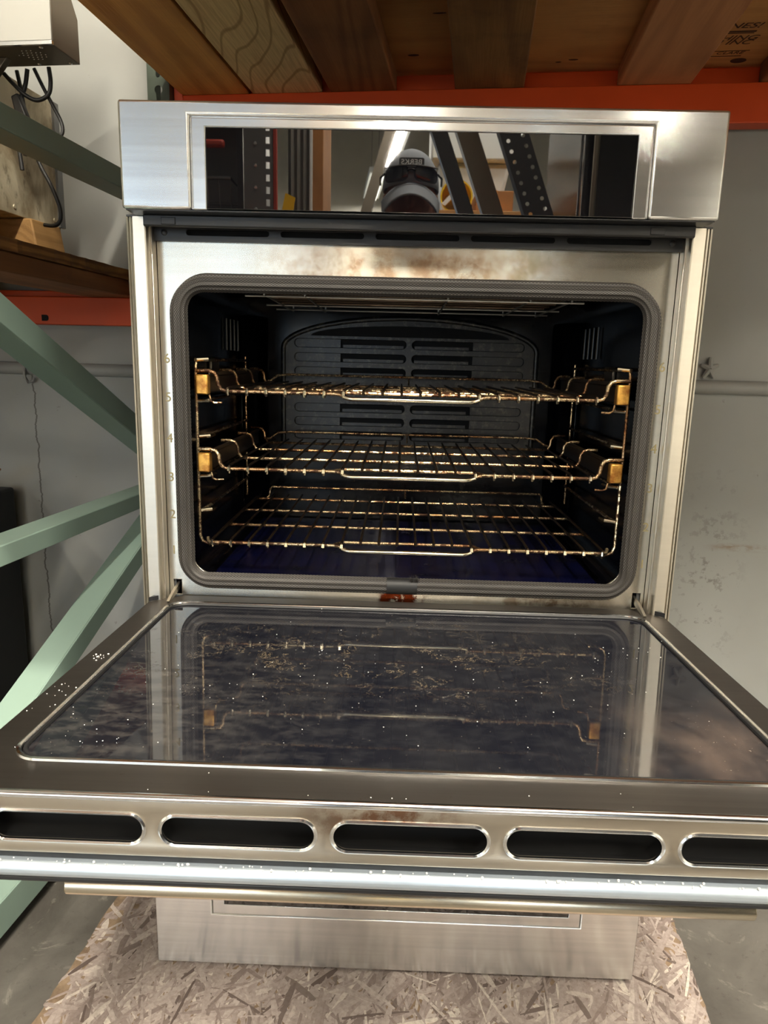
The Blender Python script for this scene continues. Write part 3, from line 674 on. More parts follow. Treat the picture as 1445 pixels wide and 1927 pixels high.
# ------------------------------------------------------------------ storage rack around the oven
def upright(name, u0, label, detail=True):
    """upright frame: two posts and the lacing between them; u0 = left side of the posts"""
    t = thing(name, label, 'rack upright', (u0+.03, .27, FLOOR), RACK)
    for v0, s_ in ((.752, 1), (-.33, -1)):
        keys = []
        z = 1.560-.0508*2
        while z < 2.4 and s_ > 0:
            keys.append([(u0+.0265+.0095*math.cos(a), z+.0095*math.sin(a)) for a in [math.radians(-50+280*k/12) for k in range(13)]]+[(u0+.0265+.0052*math.cos(a), z-.020+.0052*math.sin(a)) for a in [math.radians(190+160*k/6) for k in range(7)]])
            z += .0508
        face = vplate([(u0, FLOOR), (u0+.053, FLOOR), (u0+.053, 2.9), (u0, 2.9)], keys, v0, v0+.003)
        ps = part('post', face, 'green_post', t)
        part('post_flange', MB().box(u0, u0+.003, v0, v0+.065, FLOOR, 2.9).box(u0+.050, u0+.053, v0, v0+.065, FLOOR, 2.9), 'green_post', ps)
        part('foot_plate', MB().box(u0-.02, u0+.075, v0-.02, v0+.085, FLOOR, FLOOR+.006), 'green_post', ps)
    U0, U1 = u0-.002+.002, u0+.058
    def brace(pa, pb, h):
        a, b = Vector(pa), Vector(pb); d = (b-a).normalized(); nrm = Vector((-d.y, d.x))
        if nrm.y < 0: nrm = -nrm
        # channel section: web toward +u and two flanges
        q = [a, b, b-nrm*h, a-nrm*h]
        m = MB().prism([tuple(p) for p in q], 'x', U1-.003, U1)
        for off in (0, h-.003):
            q = [a-nrm*off, b-nrm*off, b-nrm*(off+.003), a-nrm*(off+.003)]
            m.prism([tuple(p) for p in q], 'x', U0, U1-.003)
        part('brace', m, 'green', t, bevel=.0012)
    V0, V1 = -.30, .80
    brace((V0, 1.329), (V1, 1.329), .037)
    brace((V0, 1.056+(.090-V0)*.5125), (V1, 1.056-(V1-.090)*.5125), .048) if False else brace((V0, 1.248), (V1, .690), .043)
    brace((V0, .662), (V1, .662), .033)
    brace((V0, .215), (V1, .665), .040)
    brace((V0, .078), (V1, .078), .06)
    return t
upright('upright_frame', -.703, 'green steel rack upright with angled braces, left of the oven')

def beam(name, u0, u1, v, ztop, zbot, step, label, hole=None, back=False):
    t = thing(name, label, 'rack beam', ((u0+u1)/2, v, zbot), RACK)
    # step beam: lower front part, ledge, higher rear part
    s_ = -1 if back else 1
    prof = [(0, zbot), (0, step), (.020, step), (.020, ztop), (.046, ztop), (.046, zbot)]
    prof = [(v+s_*a, b) for a, b in prof]
    part('beam_body', MB().prism(prof, 'x', u0, u1), 'orange', t, bevel=.002)
    if hole:
        for hu in hole:
            part('lock_hole', MB().prism([(a, b) for a, b in rrect(hu-.009, hu+.009, zbot+.0085, zbot+.0235, [.006, .001, .001, .006], 4)], 'y', v-.0012, v+.001), 'void', t)  # dark patch on the beam face paints the hole's shade
    for ue, sg in ((u0, 1), (u1, -1)):
        part('end_bracket', MB().box(min(ue, ue-sg*.004), max(ue, ue-sg*.004), min(v, v+s_*.045), max(v, v+s_*.045), zbot-.03, ztop+.03).box(min(ue, ue+sg*.018), max(ue, ue+sg*.018), v-.003, v, zbot-.02, ztop+.02), 'orange', t)
    return t
beam('rack_beam', -.645, 1.75, .775, 1.592, 1.477, 1.556, 'long orange step beam behind and above the oven')
beam('rack_beam', -.645, 1.75, -.285, 1.592, 1.477, 1.556, 'orange front beam of the shelf above the oven', back=True)
beam('rack_beam', -3.1, -.705, .775, 1.118, 1.034, 1.102, 'orange beam with a square lock hole, left of the oven under the wooden shelf', hole=(-1.01,))
beam('rack_beam', -3.1, -.705, -.285, 1.118, 1.034, 1.102, 'orange front beam of the low shelf left of the oven', back=True)
upright('upright_frame', 1.752, 'green steel rack upright at the right end of the shelf above the oven')
upright('upright_frame', -3.155, 'green steel rack upright at the far left end of the low shelf')

# shelf above: joists below a plywood sheet
sh = thing('shelf_deck', 'wooden shelf of plank joists and plywood above the oven', 'shelf', (.5, .24, 1.556), RACK)
JO = [(-.632, -.470, 'joist_a'), (-.462, -.300, 'joist_b'), (-.280, -.130, 'joist_c'), (0.001, .152, 'joist_d'), (.350, .502, 'joist_e'), (.640, .79, 'joist_c'), (.95, 1.10, 'joist_a'), (1.25, 1.40, 'joist_e'), (1.55, 1.70, 'joist_c')]
for a, b, mt in JO:
    part('joist', MB().box(a, b, -.300, .789, 1.5565, 1.596), mt, sh, bevel=.003)
pl = part('plywood_sheet', MB().box(-.64, 1.74, -.31, .815, 1.5965, 1.615), 'ply', sh)
def ply_text(txt, u, v, size, shear=.25):
    return part('ink_print', text_mesh(txt, size, .0002, Matrix.Translation((u, v, 1.5962)) @ Matrix.Rotation(PI, 4, 'X'), shear), 'ink', pl)
ply_text('INES!', .545, .612, .030); ply_text('HING', .555, .664, .028); ply_text('I INC', .553, .684, .028); ply_text('CLARE', .560, .733, .018)
for (u, v, du, dv) in ((.542, .636, .036, .0030), (.540, .643, .036, .0016), (.562, .723, .034, .0012), (.553, .748, .034, .0014)):
    part('ink_rule', MB().box(u-du, u+du, v-dv, v+dv, 1.5960, 1.5964), 'ink', pl)
part('knot', MB().prism([(.590+.016*math.cos(t), .772+.012*math.sin(t)) for t in [2*PI*k/14 for k in range(14)]], 'z', 1.5958, 1.5964), 'ink', pl)
for (u, v, a, b) in ((.05+.2, .745, .010, .003), (-.085, .70, .012, .0045), (-.02, .52, .013, .002), (.22, .755, .006, .002)):
    part('knot', MB().prism([(u+a*math.cos(t), v+b*math.sin(t)) for t in [2*PI*k/10 for k in range(10)]], 'z', 1.5958, 1.5964), 'ink', pl)

# low shelf left of the oven
sl = thing('shelf_deck', 'wooden shelf with chewed plywood edge left of the oven', 'shelf', (-1.9, .24, 1.10), RACK)
for a, b, mt in ((-.90, -.762, 'joist_c'), (-1.30, -1.15, 'joist_a'), (-1.75, -1.6, 'joist_e'), (-2.3, -2.15, 'joist_a'), (-2.9, -2.75, 'joist_c')):
    part('joist', MB().box(a, b, -.295, .79, 1.1025, 1.139), mt, sl, bevel=.003)
bmx = bmesh.new()
m = MB(); ed = []
for k in range(60):
    v = -.31+(.82+.31)*k/59; ed.append((-.757+random.uniform(-.0025, .0025), v))
m.prism([(-3.08, -.31)]+ed+[(-3.08, .82)], 'z', 1.1392, 1.1620)
part('plywood_sheet', m, 'ply_edge', sl)
def block(u0, u1, v0, v1, z0, z1, label):
    m = MB().prism([(u0, z0), (u1-.004, z0), (u1, z0+.010), (u1-.012, z1), (u0, z1)], 'y', v0, v1)
    return tag(m.build('wood_block', 'dunnage', X=RACK, bevel=.003), label, 'wood block')
block(-1.25, -.872, .55, .66, 1.1622, 1.245, 'pale wood block under the rear of the dirty steel appliance')
block(-1.25, -.895, .10, .22, 1.1622, 1.245, 'pale wood block under the front of the dirty steel appliance')
# dirty stainless appliance lying on the blocks, its side seen
ap = thing('steel_appliance', 'dirty stainless appliance housing on wood blocks on the left shelf', 'appliance', (-1.1, .37, 1.2455), RACK)
part('side_panel', MB().box(-.912, -.900, .05, .690, 1.2455, 1.516), 'stainless_dirty', ap, bevel=.0015)
part('body', MB().box(-1.40, -.9122, .05, .685, 1.2455, 1.516), 'stainless_dirty', ap, bevel=.003)
part('rear_flange', MB().box(-.900, -.894, .680, .700, 1.249, 1.516), 'grey_metal', ap)
for v, z in ((.52, 1.262), (.665, 1.262), (.30, 1.262)):
    part('rivet', MB().lathe([(.005, 0), (.004, .002)], 10, Matrix.Translation((-.900, v, z)) @ Matrix.Rotation(PI/2, 4, 'Y')), 'stainless_dirty', ap, smooth=True)
# stainless hood on top, chamfered at the rear
hb = thing('vent_hood', 'stainless vent hood with perforated underside, top left corner above the cords', 'vent hood', (-1.05, .45, 1.517), RACK)
side = [(.405, 1.517), (.495, 1.517), (.495, 1.595), (.468, 1.635), (.468, 1.80), (.405, 1.80)]
part('hood_body', MB().prism(side, 'x', -1.35, -.7205), 'stainless_dark', hb, bevel=.0012)
part('hood_front', MB().box(-1.35, -.720, .400, .4045, 1.523, 1.80), 'stainless', hb, bevel=.0015)
part('front_lip', MB().box(-1.35, -.720, .3985, .4045, 1.5165, 1.5225), 'steel_bright', hb)
m = MB()
for i in range(7):
    for j in range(5):
        if abs(i-3)+abs(j-2)*1.2 < 4.2:
            m.ellipsoid((-.815+i*.009+(j % 2)*.0045, .425+j*.0095, 1.5168), (.0014, .0014, .0006), 6, 4)
part('perforations', m, 'white_bits', hb, kind='stuff')
for u, v in ((-.75, .412), (-.80, .485), (-.735, .485)):
    part('rivet', MB().ellipsoid((u, v, 1.5165), (.004, .004, .002), 10, 6), 'steel_bright', hb, smooth=True)
part('bracket', MB().prism([(-.895, 1.517), (-.845, 1.517), (-.880, 1.478), (-.895, 1.47)], 'y', .450, .465), 'stainless_dark', hb, bevel=.001)
def smooth_path(pts, n=8):
    P = [Vector(p) for p in pts]; out = []
    for i in range(len(P)-1):
        p0, p1, p2, p3 = P[max(i-1, 0)], P[i], P[i+1], P[min(i+2, len(P)-1)]
        for k in range(n):
            t = k/n; out.append(.5*((2*p1)+(p2-p0)*t+(2*p0-5*p1+4*p2-p3)*t*t+(3*p1-p0-3*p2+p3)*t**3))
    return out+[P[-1]]
def cord(pts, r, label):
    return tag(MB().tube(smooth_path(pts), r, 10).build('electric_cable', 'cord', X=RACK, smooth=True), label, 'cable')
cv = .508
cord([(-.795, cv, 1.5195), (-.793, cv, 1.492), (-.800, cv, 1.470), (-.822, cv-.004, 1.459), (-.845, cv-.008, 1.468), (-.870, cv-.008, 1.490), (-.888, cv-.006, 1.508)], .0042, 'black cord hanging in a shallow loop below the vent hood')
cord([(-.829, cv+.004, 1.5195), (-.815, cv+.006, 1.489), (-.795, cv+.006, 1.452), (-.778, cv+.004, 1.420), (-.775, cv, 1.398), (-.790, cv, 1.390), (-.812, cv, 1.392), (-.84, cv, 1.40)], .0036, 'black cord swinging right below the vent hood towards the green brace')
cord([(-.845, cv+.006, 1.5195), (-.852, cv+.006, 1.490), (-.866, cv+.004, 1.455), (-.870, cv, 1.43), (-.872, cv, 1.38), (-.868, cv, 1.33)], .0044, 'black cord crossing behind the loop, leading down behind the brace')
cord([(-.872, cv+.012, 1.5195), (-.864, cv+.012, 1.47), (-.860, cv+.012, 1.40), (-.866, cv+.010, 1.36)], .0040, 'black cord hanging straight down at the left edge below the vent hood')
cord([(-.835, cv, 1.36), (-.826, cv, 1.335), (-.806, cv-.002, 1.300), (-.792, cv, 1.262), (-.790, cv, 1.238), (-.798, cv, 1.225), (-.812, cv+.002, 1.222), (-.830, cv+.004, 1.224)], .0040, 'black cord curling below the green brace beside the dirty steel panel')
pg = thing('power_plug', 'black power plug with metal prongs hanging among the cords', 'plug', (-.855, cv-.01, 1.40), RACK)
part('plug_body', MB().prism([(-.868, 1.462), (-.853, 1.468), (-.836, 1.424), (-.838, 1.416), (-.853, 1.412), (-.858, 1.418)], 'y', cv-.022, cv-.006), 'cord', pg, bevel=.003)
for d in (0, .009):
    part('prong', MB().tube([(-.852+d, cv-.014, 1.416), (-.847+d, cv-.014, 1.398)], .0015, 6), 'steel_bright', pg)
# black cabinet on the floor at the far left and a stick on top of it
bc = thing('black_cabinet', 'black appliance cabinet on the floor at the left edge', 'cabinet', (-1.43, .27, FLOOR), RACK)
part('cabinet_body', MB().box(-1.72, -1.150, -.25, .80, FLOOR+.03, .605), 'black_flat', bc, bevel=.008, segs=3)  # extended forward out of view, added to shade the lower wall
part('cabinet_door', MB().box(-1.715, -1.156, -.266, -.2505, FLOOR+.04, .58), 'black_gloss', bc, bevel=.004)
part('plinth', MB().box(-1.70, -1.17, -.23, .79, FLOOR, FLOOR+.03), 'black_flat', bc)
part('handle', MB().tube([(-1.62, -.285, .55), (-1.62, -.30, .55), (-1.25, -.30, .55), (-1.25, -.266, .55)], .008, 10), 'black_flat', bc, smooth=True)
tag(MB().tube(smooth_path([(-1.45, .70, .618), (-1.35, .70, .618), (-1.22, .71, .620), (-1.16, .71, .648), (-1.122, .71, .668)]), [.012]*8+[.0125]*8+[.013]*8+[.012-.0012*k for k in range(9)], 10).build('brown_stick', M['joist_c'], X=RACK, smooth=True), 'brown stick poking in from the left above the black cabinet', 'stick')  # tapered brown stick

# ------------------------------------------------------------------ chipboard sheet under the oven, strands built
ob = thing('chipboard_sheet', 'oriented strand board sheet on the concrete under the oven', 'board', (-.017, .1, FLOOR), RACK)
edge = []
def ragged(a, b, n, amp):
    return [(a[0]+(b[0]-a[0])*k/n+random.uniform(-amp, amp), a[1]+(b[1]-a[1])*k/n+random.uniform(-amp, amp)) for k in range(n)]
outline = ragged((-.515, -.55), (.481, -.55), 40, .002)+ragged((.481, -.55), (.481, .72), 60, .003)+ragged((.481, .72), (-.515, .72), 40, .002)+ragged((-.515, .72), (-.515, -.55), 60, .003)
part('board_core', MB().prism(outline, 'z', FLOOR, -.0014), 'osb', ob)
m = MB(); tints = []
for k in range(8500):
    u = random.uniform(-.515, .481); v = random.uniform(-.48, .5)
    if -.33 < u-v*T < .33 and v > .12: continue
    L_ = random.uniform(.03, .11); w_ = random.uniform(.0025, .011); a = random.gauss(1.45, .75)
    ca, sa = math.cos(a), math.sin(a); z1 = random.uniform(-.0014, -.0003); tl = random.uniform(-.0005, .0005)
    pts = [(-L_/2, -w_/2*random.uniform(.3, 1)), (-L_/4, -w_/2), (L_/4, -w_/2), (L_/2, -w_/2*random.uniform(.2, .9)), (L_/2, w_/2*random.uniform(.2, .9)), (L_/4, w_/2), (-L_/4, w_/2), (-L_/2, w_/2*random.uniform(.3, 1))]
    if abs(u)+L_/2 > .53: continue
    pp = [(max(-.516, min(.482, u+x*ca-y*sa)), v+x*sa+y*ca) for x, y in pts]
    n0 = len(m.f)
    o_ = len(m.v); m.v += [(x, y, z1+tl*(q/7-.5)) for q, (x, y) in enumerate(pp)]+[(x, y, -.0022) for x, y in pp]
    m.f.append(tuple(o_+q for q in range(8))); m.f += [(o_+8+q, o_+8+(q+1) % 8, o_+(q+1) % 8, o_+q) for q in range(8)]
    tints += [min(1, max(0, random.gauss(.48, .22)))]*16
me = m.mesh('wood_strands'); at = me.attributes.new('tint', 'FLOAT', 'POINT'); at.data.foreach_set('value', tints)
part('wood_strands', me, 'osb_strand', ob, kind='stuff')

# ------------------------------------------------------------------ lamps of the hall and added fill lamps
def fluorescent(u, v, z, label, rot=0.0, power=1.0):
    t = thing('fluorescent_lamp', label, 'ceiling lamp', (u, v, z), RACK, 'fluorescent lamps')
    def P(x, y): return (u+x*math.cos(rot)-y*math.sin(rot), v+x*math.sin(rot)+y*math.cos(rot))
    m = MB(); q = [P(-.10, -.65), P(.10, -.65), P(.10, .65), P(-.10, .65)]
    part('lamp_housing', MB().prism(q, 'z', z+.02, z+.08), 'white_plastic', t, bevel=.004)
    for dx in (-.05, .05):
        a, b = P(dx, -.6), P(dx, .6)
        part('tube', MB().tube([(a[0], a[1], z), (b[0], b[1], z)], .014, 10), 'tube', t, smooth=True)
    for y in (-.62, .62):
        a, b = P(0, y), P(0, y); part('hanger', MB().tube([(a[0], a[1], z+.08), (a[0], a[1], 4.2)], .004, 6), 'grey_metal', t)
    L = bpy.data.lights.new('lamp_light', 'AREA'); L.shape = 'RECTANGLE'; L.size = .07; L.size_y = 1.2; L.energy = FLUO*power; L.color = (1.0, .92, .78)
    lo = bpy.data.objects.new('lamp_light', L); COL.objects.link(lo); lo.matrix_basis = RACK @ Matrix.Translation((u, v, z-.02)) @ Matrix.Rotation(rot, 4, 'Z'); attach(lo, t)
fluorescent(.56, -6.48, 3.0, 'fluorescent lamp down the aisle, nearest to the photographer')
fluorescent(.48, -8.14, 3.0, 'fluorescent lamp farthest down the aisle')
fluorescent(-2.6, -2.2, 3.4, 'fluorescent lamp hanging over the left aisle', 0.0, .45)
fluorescent(.55, -1.15, 3.3, 'added fill lamp hanging above the aisle right in front of the oven', PI/2, .7)  # added lamp, brightens the cap, the open door and the chipboard
fluorescent(.35, -2.6, 3.5, 'fluorescent lamp hanging right above the photographer')
fluorescent(2.6, -2.4, 3.4, 'fluorescent lamp hanging over the right aisle')
fluorescent(2.6, -5.6, 3.4, 'fluorescent lamp at the back of the right aisle')
fluorescent(-1.25, -6.6, 3.2, 'fluorescent lamp hanging left of the aisle lamps')
fluorescent(1.75, -7.0, 3.2, 'fluorescent lamp hanging right of the aisle lamps')
fluorescent(-4.0, -7.0, 3.2, 'fluorescent lamp near the left loading door')
fluorescent(2.9, -8.1, 2.3, 'added low fill lamp near the wall at the back right', PI/2)  # added to light this wall and brighten the right-hand steel reflections
fluorescent(4.2, -7.7, 2.3, 'added low fill lamp in the back right corner', PI/2)  # second added lamp for the warm reflection on the right
fluorescent(-2.8, -5.6, 3.4, 'fluorescent lamp at the back of the left aisle')

# ------------------------------------------------------------------ across the aisle, behind the photographer (seen in the black glass)
def rods(parent, name, paths, r, m):
    for p in paths: part(name, MB().tube(p, r, 6), m, parent, smooth=True)
def aisle_shelf(x0, x1, y0, y1, z, label):
    t = thing('aisle_shelf', label, 'shelf', ((x0+x1)/2, (y0+y1)/2, FLOOR))
    part('shelf_board', MB().box(x0, x1, y0, y1, z-.03, z), 'ply', t, bevel=.002)
    for x in (x0+.02, x1-.02):
        for y in (y0+.02, y1-.02): part('leg', MB().box(x-.02, x+.02, y-.02, y+.02, FLOOR, z-.03), 'dark_metal', t)
    part('stretcher', MB().box(x0+.04, x1-.04, y0+.01, y0+.03, .3, .34), 'dark_metal', t)
    return t
aisle_shelf(-1.45, -.33, -2.35, -1.60, 1.40, 'dark-legged shelf across the aisle carrying the open dark appliance')
aisle_shelf(.10, 1.0, -3.6, -2.75, 1.70, 'dark-legged shelf across the aisle carrying the white tub and the yellow bucket')
for gu, lb in ((-1.75, 'added yellow post banding the steel reflections, before the middle loading door'), (-.68, 'added yellow post banding the steel reflections, before the right-hand loading door of the three'), (.95, 'added yellow post banding the steel reflections, right of the loading doors')):  # added posts, there only to put yellow bands into the steel reflections
    t = thing('yellow_band_post', lb, 'added post', (gu, -8.6, FLOOR), RACK, 'added yellow posts')
    part('post', MB().tube([(gu, -8.6, FLOOR), (gu, -8.6, 2.6)], .085, 20), 'yellow', t, smooth=True)
    part('base_plate', MB().box(gu-.14, gu+.14, -8.74, -8.46, FLOOR, FLOOR+.012), 'dark_metal', t)
# open dark appliance with a wire basket
t = thing('open_appliance', 'dark open appliance with a wire basket inside, mirrored at the left of the display', 'appliance', (-.9, -1.95, 1.40))
part('shell', MB().box(-1.35, -1.33, -2.2, -1.66, 1.40, 1.95).box(-.60, -.58, -2.2, -1.66, 1.40, 1.95).box(-1.33, -.60, -2.2, -2.18, 1.40, 1.95).box(-1.33, -.60, -2.18, -1.66, 1.93, 1.95).box(-1.33, -.60, -2.18, -1.66, 1.40, 1.42), 'dark_metal', t)
part('inner_back', MB().box(-1.32, -.61, -2.175, -2.16, 1.42, 1.92), 'grey_metal', t)
bk = part('wire_basket', MB().tube([(-.63, -1.68, 1.575), (-1.30, -1.68, 1.575), (-1.30, -2.1, 1.575), (-.63, -2.1, 1.575)], .006, 8, closed=True), 'grey_metal', t, smooth=True)
rods(bk, 'wire', [[(-.63-.04*k, -1.68, 1.575), (-.63-.04*k, -1.70, 1.45), (-.63-.04*k, -2.08, 1.45)] for k in range(17)], .0025, 'grey_metal')
part('handle', MB().box(-.78, -.64, -1.665, -1.64, 1.665, 1.69), 'red', t, bevel=.008)
t = thing('slotted_panel', 'grey steel panel with square holes and a red edge, mirrored in the display', 'panel', (-.52, -1.65, 1.40))
part('sheet', vplate([(-.575, 1.40), (-.475, 1.40), (-.475, 1.92), (-.575, 1.92)], [[(-.500, 1.44+.04*k), (-.486, 1.44+.04*k), (-.486, 1.465+.04*k), (-.500, 1.465+.04*k)] for k in range(11)], -1.665, -1.65), 'grey_metal', t)
part('red_edge', MB().box(-.474, -.462, -1.668, -1.648, 1.40, 1.92), 'red', t, bevel=.002)
for k in range(5): part('rivet', MB().ellipsoid((-.535, -1.649, 1.47+.07*k), (.006, .003, .006), 8, 6), 'steel_bright', t)
t = thing('corrugated_panel', 'white-edged corrugated steel panel leaning on the cardboard box', 'panel', (-.42, -1.8, 1.40))
m = MB()
part('sheet', MB().prism([(-.455+.0115*k, -1.86+.010*(k % 2)) for k in range(8)]+[(-.455+.0115*k, -1.864+.010*(k % 2)) for k in range(7, -1, -1)], 'z', 1.40, 1.98), 'stainless', t)
part('white_edge', MB().box(-.374, -.366, -1.868, -1.848, 1.40, 1.98), 'white_plastic', t)
t = thing('cardboard_box', 'tall brown cardboard box, mirrored left of the photographer', 'box', (-.385, -2.1, 1.40))
part('carton', MB().box(-.445, -.335, -2.25, -1.95, 1.4002, 2.02), 'cardboard', t, bevel=.003)
part('tape', MB().box(-.400, -.380, -2.252, -1.948, 1.4002, 2.0225), 'joist_a', t)
tag(MB().prism([(-.470, 1.4005), (-.425, 1.4005), (-.405, 1.52), (-.44, 1.535)], 'y', -1.70, -1.698).build('yellow_note', 'yellow'), 'yellow paper note standing beside the red-edged panel, mirrored in the display', 'note')
t = thing('white_tub', 'large white plastic tub on the far shelf, mirrored right of the photographer', 'tub', (.3, -3.2, 1.70))
part('tub_body', MB().prism([(.19, 1.82), (.50, 1.82), (.54, 2.02), (.15, 2.02)], 'y', -3.5, -3.15), 'white_plastic', t, bevel=.02, segs=3)
part('tub_rim', MB().box(.11, .56, -3.53, -3.10, 2.02, 2.30), 'white_plastic', t, bevel=.01)
part('stand', MB().box(.2, .5, -3.45, -3.2, 1.7002, 1.82), 'dark_metal', t, bevel=.004)
t = thing('yellow_bucket', 'yellow plastic bucket lying on its side, mirrored right of the photographer', 'bucket', (.25, -2.95, 1.70))
LY = Matrix.Translation((.235, -2.95, 1.782)) @ Matrix.Rotation(-PI/2, 4, 'X')
part('bucket_body', MB().lathe([(.060, -.08), (.066, -.08), (.080, .10), (.0815, .10), (.0815, .108), (.074, .108), (.056, -.07)], 28, LY), 'yellow', t, smooth=True)
part('bucket_base', MB().lathe([(.059, -.076), (.059, -.068)], 24, LY), 'yellow', t)
part('lid_strap', MB().prism([(.160, 1.745), (.180, 1.735), (.275, 1.835), (.262, 1.85)], 'y', -2.838, -2.832), 'white_plastic', t, bevel=.002)
t = thing('brown_carton', 'small brown carton on the far shelf beside the yellow bucket', 'box', (.42, -3.0, 1.70))
part('carton', MB().box(.335, .52, -3.08, -2.85, 1.7002, 1.815), 'cardboard', t, bevel=.003)
part('tape', MB().box(.41, .44, -3.082, -2.848, 1.7002, 1.8165), 'joist_a', t)
# loose rack posts leaning
def leaning_post(x0, y, width, length, mt, label, holes=False, tilt=.372):
    X = Matrix.Translation((x0, y, FLOOR)) @ Matrix.Rotation(-tilt, 4, 'Y')
    hl = []
    if holes:
        for k in range(int(length/.038)-1):
            for q in (-.028, .028): hl.append(circle(q, .05+.038*k, .0075, 10))
    t = thing('leaning_post', label, 'steel post', (0, 0, 0), X)
    f = part('post_face', vplate([(-width/2, 0), (width/2, 0), (width/2, length), (-width/2, length)], hl, 0, .003), mt, t)
    part('post_side', MB().box(-width/2, -width/2+.003, -.05, 0, 0, length), mt, t); part('post_side', MB().box(width/2-.003, width/2, -.05, 0, 0, length), mt, t)
    return t
XF0 = .372
leaning_post(.80, -1.85, .055, 2.4, 'dark_metal', 'plain dark steel post, leftmost of the three leaning behind the photographer')
leaning_post(.92, -1.95, .075, 2.4, 'stainless_dark', 'grey steel post leaning in the middle of the three behind the photographer')
leaning_post(1.07, -1.85, .10, 2.4, 'black_flat', 'black perforated rack post, rightmost of the three leaning behind the photographer', holes=True)
leaning_post(-.89, -4.2, .07, 3.0, 'stainless_dark', 'grey steel rail leaning the other way down the aisle, left of the photographer', tilt=-.295)
t = thing('black_fridge', 'tall black appliance across the aisle, mirrored at the right of the display', 'appliance', (.85, -1.9, FLOOR))
part('body', MB().box(.60, 1.15, -2.35, -1.72, FLOOR+.04, 2.05) if False else MB().box(.66, 1.25, -2.75, -2.05, FLOOR+.04, 2.05), 'black_gloss', t, bevel=.01)
part('door', MB().box(.665, 1.245, -2.048, -2.005, FLOOR+.05, 2.04), 'black_gloss', t, bevel=.008)
part('plinth', MB().box(.69, 1.22, -2.72, -2.1, FLOOR, FLOOR+.04), 'black_flat', t)
part('handle', MB().tube([(.70, -1.97, 1.1), (.70, -1.97, 1.9)], .011, 10), 'stainless_dark', t, smooth=True)

# ------------------------------------------------------------------ the photographer
def cap_chain(m, pts, rad, seg=14):
    P = [Vector(p) for p in pts]
    for i in range(len(P)-1):
        a, b = P[i], P[i+1]; k = max(2, int((b-a).length/.03))
        m.tube([a.lerp(b, j/k) for j in range(k+1)], [rad[i]+(rad[i+1]-rad[i])*j/k for j in range(k+1)], seg)
    for p, r in zip(P, rad): m.ellipsoid(p, (r, r, r), seg, 8)
pn = thing('person', 'person in a grey cap leaning in to photograph the oven, mirrored in the display', 'person', (0, -1.5, FLOOR))
HC = Vector((-.003, -1.330, 1.447))
m = MB()
cap_chain(m, [(0, -1.55, .84), (0, -1.53, .98), (0, -1.47, 1.12), (0, -1.43, 1.20)], [.135, .125, .135, .11], 20)
m.ellipsoid((-.07, -1.47, 1.13), (.11, .10, .14)); m.ellipsoid((.07, -1.47, 1.13), (.11, .10, .14)); m.ellipsoid((-.06, -1.55, .84), (.11, .11, .11)); m.ellipsoid((.06, -1.55, .84), (.11, .11, .11))
cap_chain(m, [(0, -1.43, 1.21), (0, -1.36, 1.33), (0, -1.335, 1.41)], [.062, .054, .055])
m.ellipsoid(HC, (.074, .094, .105)); m.ellipsoid(HC+Vector((0, .028, -.055)), (.056, .062, .062)); m.ellipsoid(HC+Vector((0, .094, -.020)), (.011, .016, .022)); m.ellipsoid(HC+Vector((0, .094, -.068)), (.022, .009, .010)); m.ellipsoid(HC+Vector((0, .072, -.105)), (.022, .018, .016))
for sg in (-1, 1):
    m.ellipsoid(HC+Vector((sg*.076, -.005, -.015)), (.010, .018, .030)); m.ellipsoid(HC+Vector((sg*.033, .080, .010)), (.020, .012, .007))
    cap_chain(m, [(sg*.10, -1.45, 1.20), (sg*.175, -1.44, 1.185), (sg*.235, -1.335, .985), (sg*.085, -1.095, .915)], [.072, .062, .043, .028])
    cap_chain(m, [(sg*.09, -1.55, .82), (sg*.115, -1.45, .44), (sg*.125, -1.53, .06)], [.098, .062, .043])
    cap_chain(m, [(sg*.125, -1.545, .030), (sg*.130, -1.42, .020)], [.040, .034])
    # hand: palm beside the phone, four fingers round its edge and a thumb on the screen side
    xe = -.0157+.0+sg*.052
    cap_chain(m, [(sg*.085, -1.095, .915), (xe+sg*.012, -1.015, .895)], [.027, .024]); m.ellipsoid((xe+sg*.010, -1.000, .893), (.014, .030, .036))
    for k, (dz, ln) in enumerate(((.030, .024), (.010, .028), (-.010, .027), (-.028, .021))):
        cap_chain(m, [(xe+sg*.008, -.990, .890+dz), (xe+sg*.006, -.965, .892+dz), (xe-sg*.006, -.955, .893+dz), (xe-sg*ln*.9, -.9535, .893+dz)], [.0090, .0085, .0080, .0070], 10)
    cap_chain(m, [(xe+sg*.010, -1.010, .905), (xe-sg*.004, -1.014, .925), (xe-sg*.022, -1.004, .938)], [.0115, .0100, .0085], 10)
bd = part('body', m, 'person', pn)
rm = bd.modifiers.new('remesh', 'REMESH'); rm.mode = 'VOXEL'; rm.voxel_size = .0065; rm.use_smooth_shade = True
smm = bd.modifiers.new('smooth', 'SMOOTH'); smm.factor = .5; smm.iterations = 3
for sg in (-1, 1): part('eye', MB().ellipsoid(HC+Vector((sg*.032, .0815, -.008)), (.009, .007, .005), 10, 8), 'cap_black', pn, smooth=True)  # eyes coloured dark, standing in for shade under the brim
part('mouth', MB().ellipsoid(HC+Vector((0, .100, -.067)), (.020, .003, .002), 10, 6), 'red', pn, smooth=True)
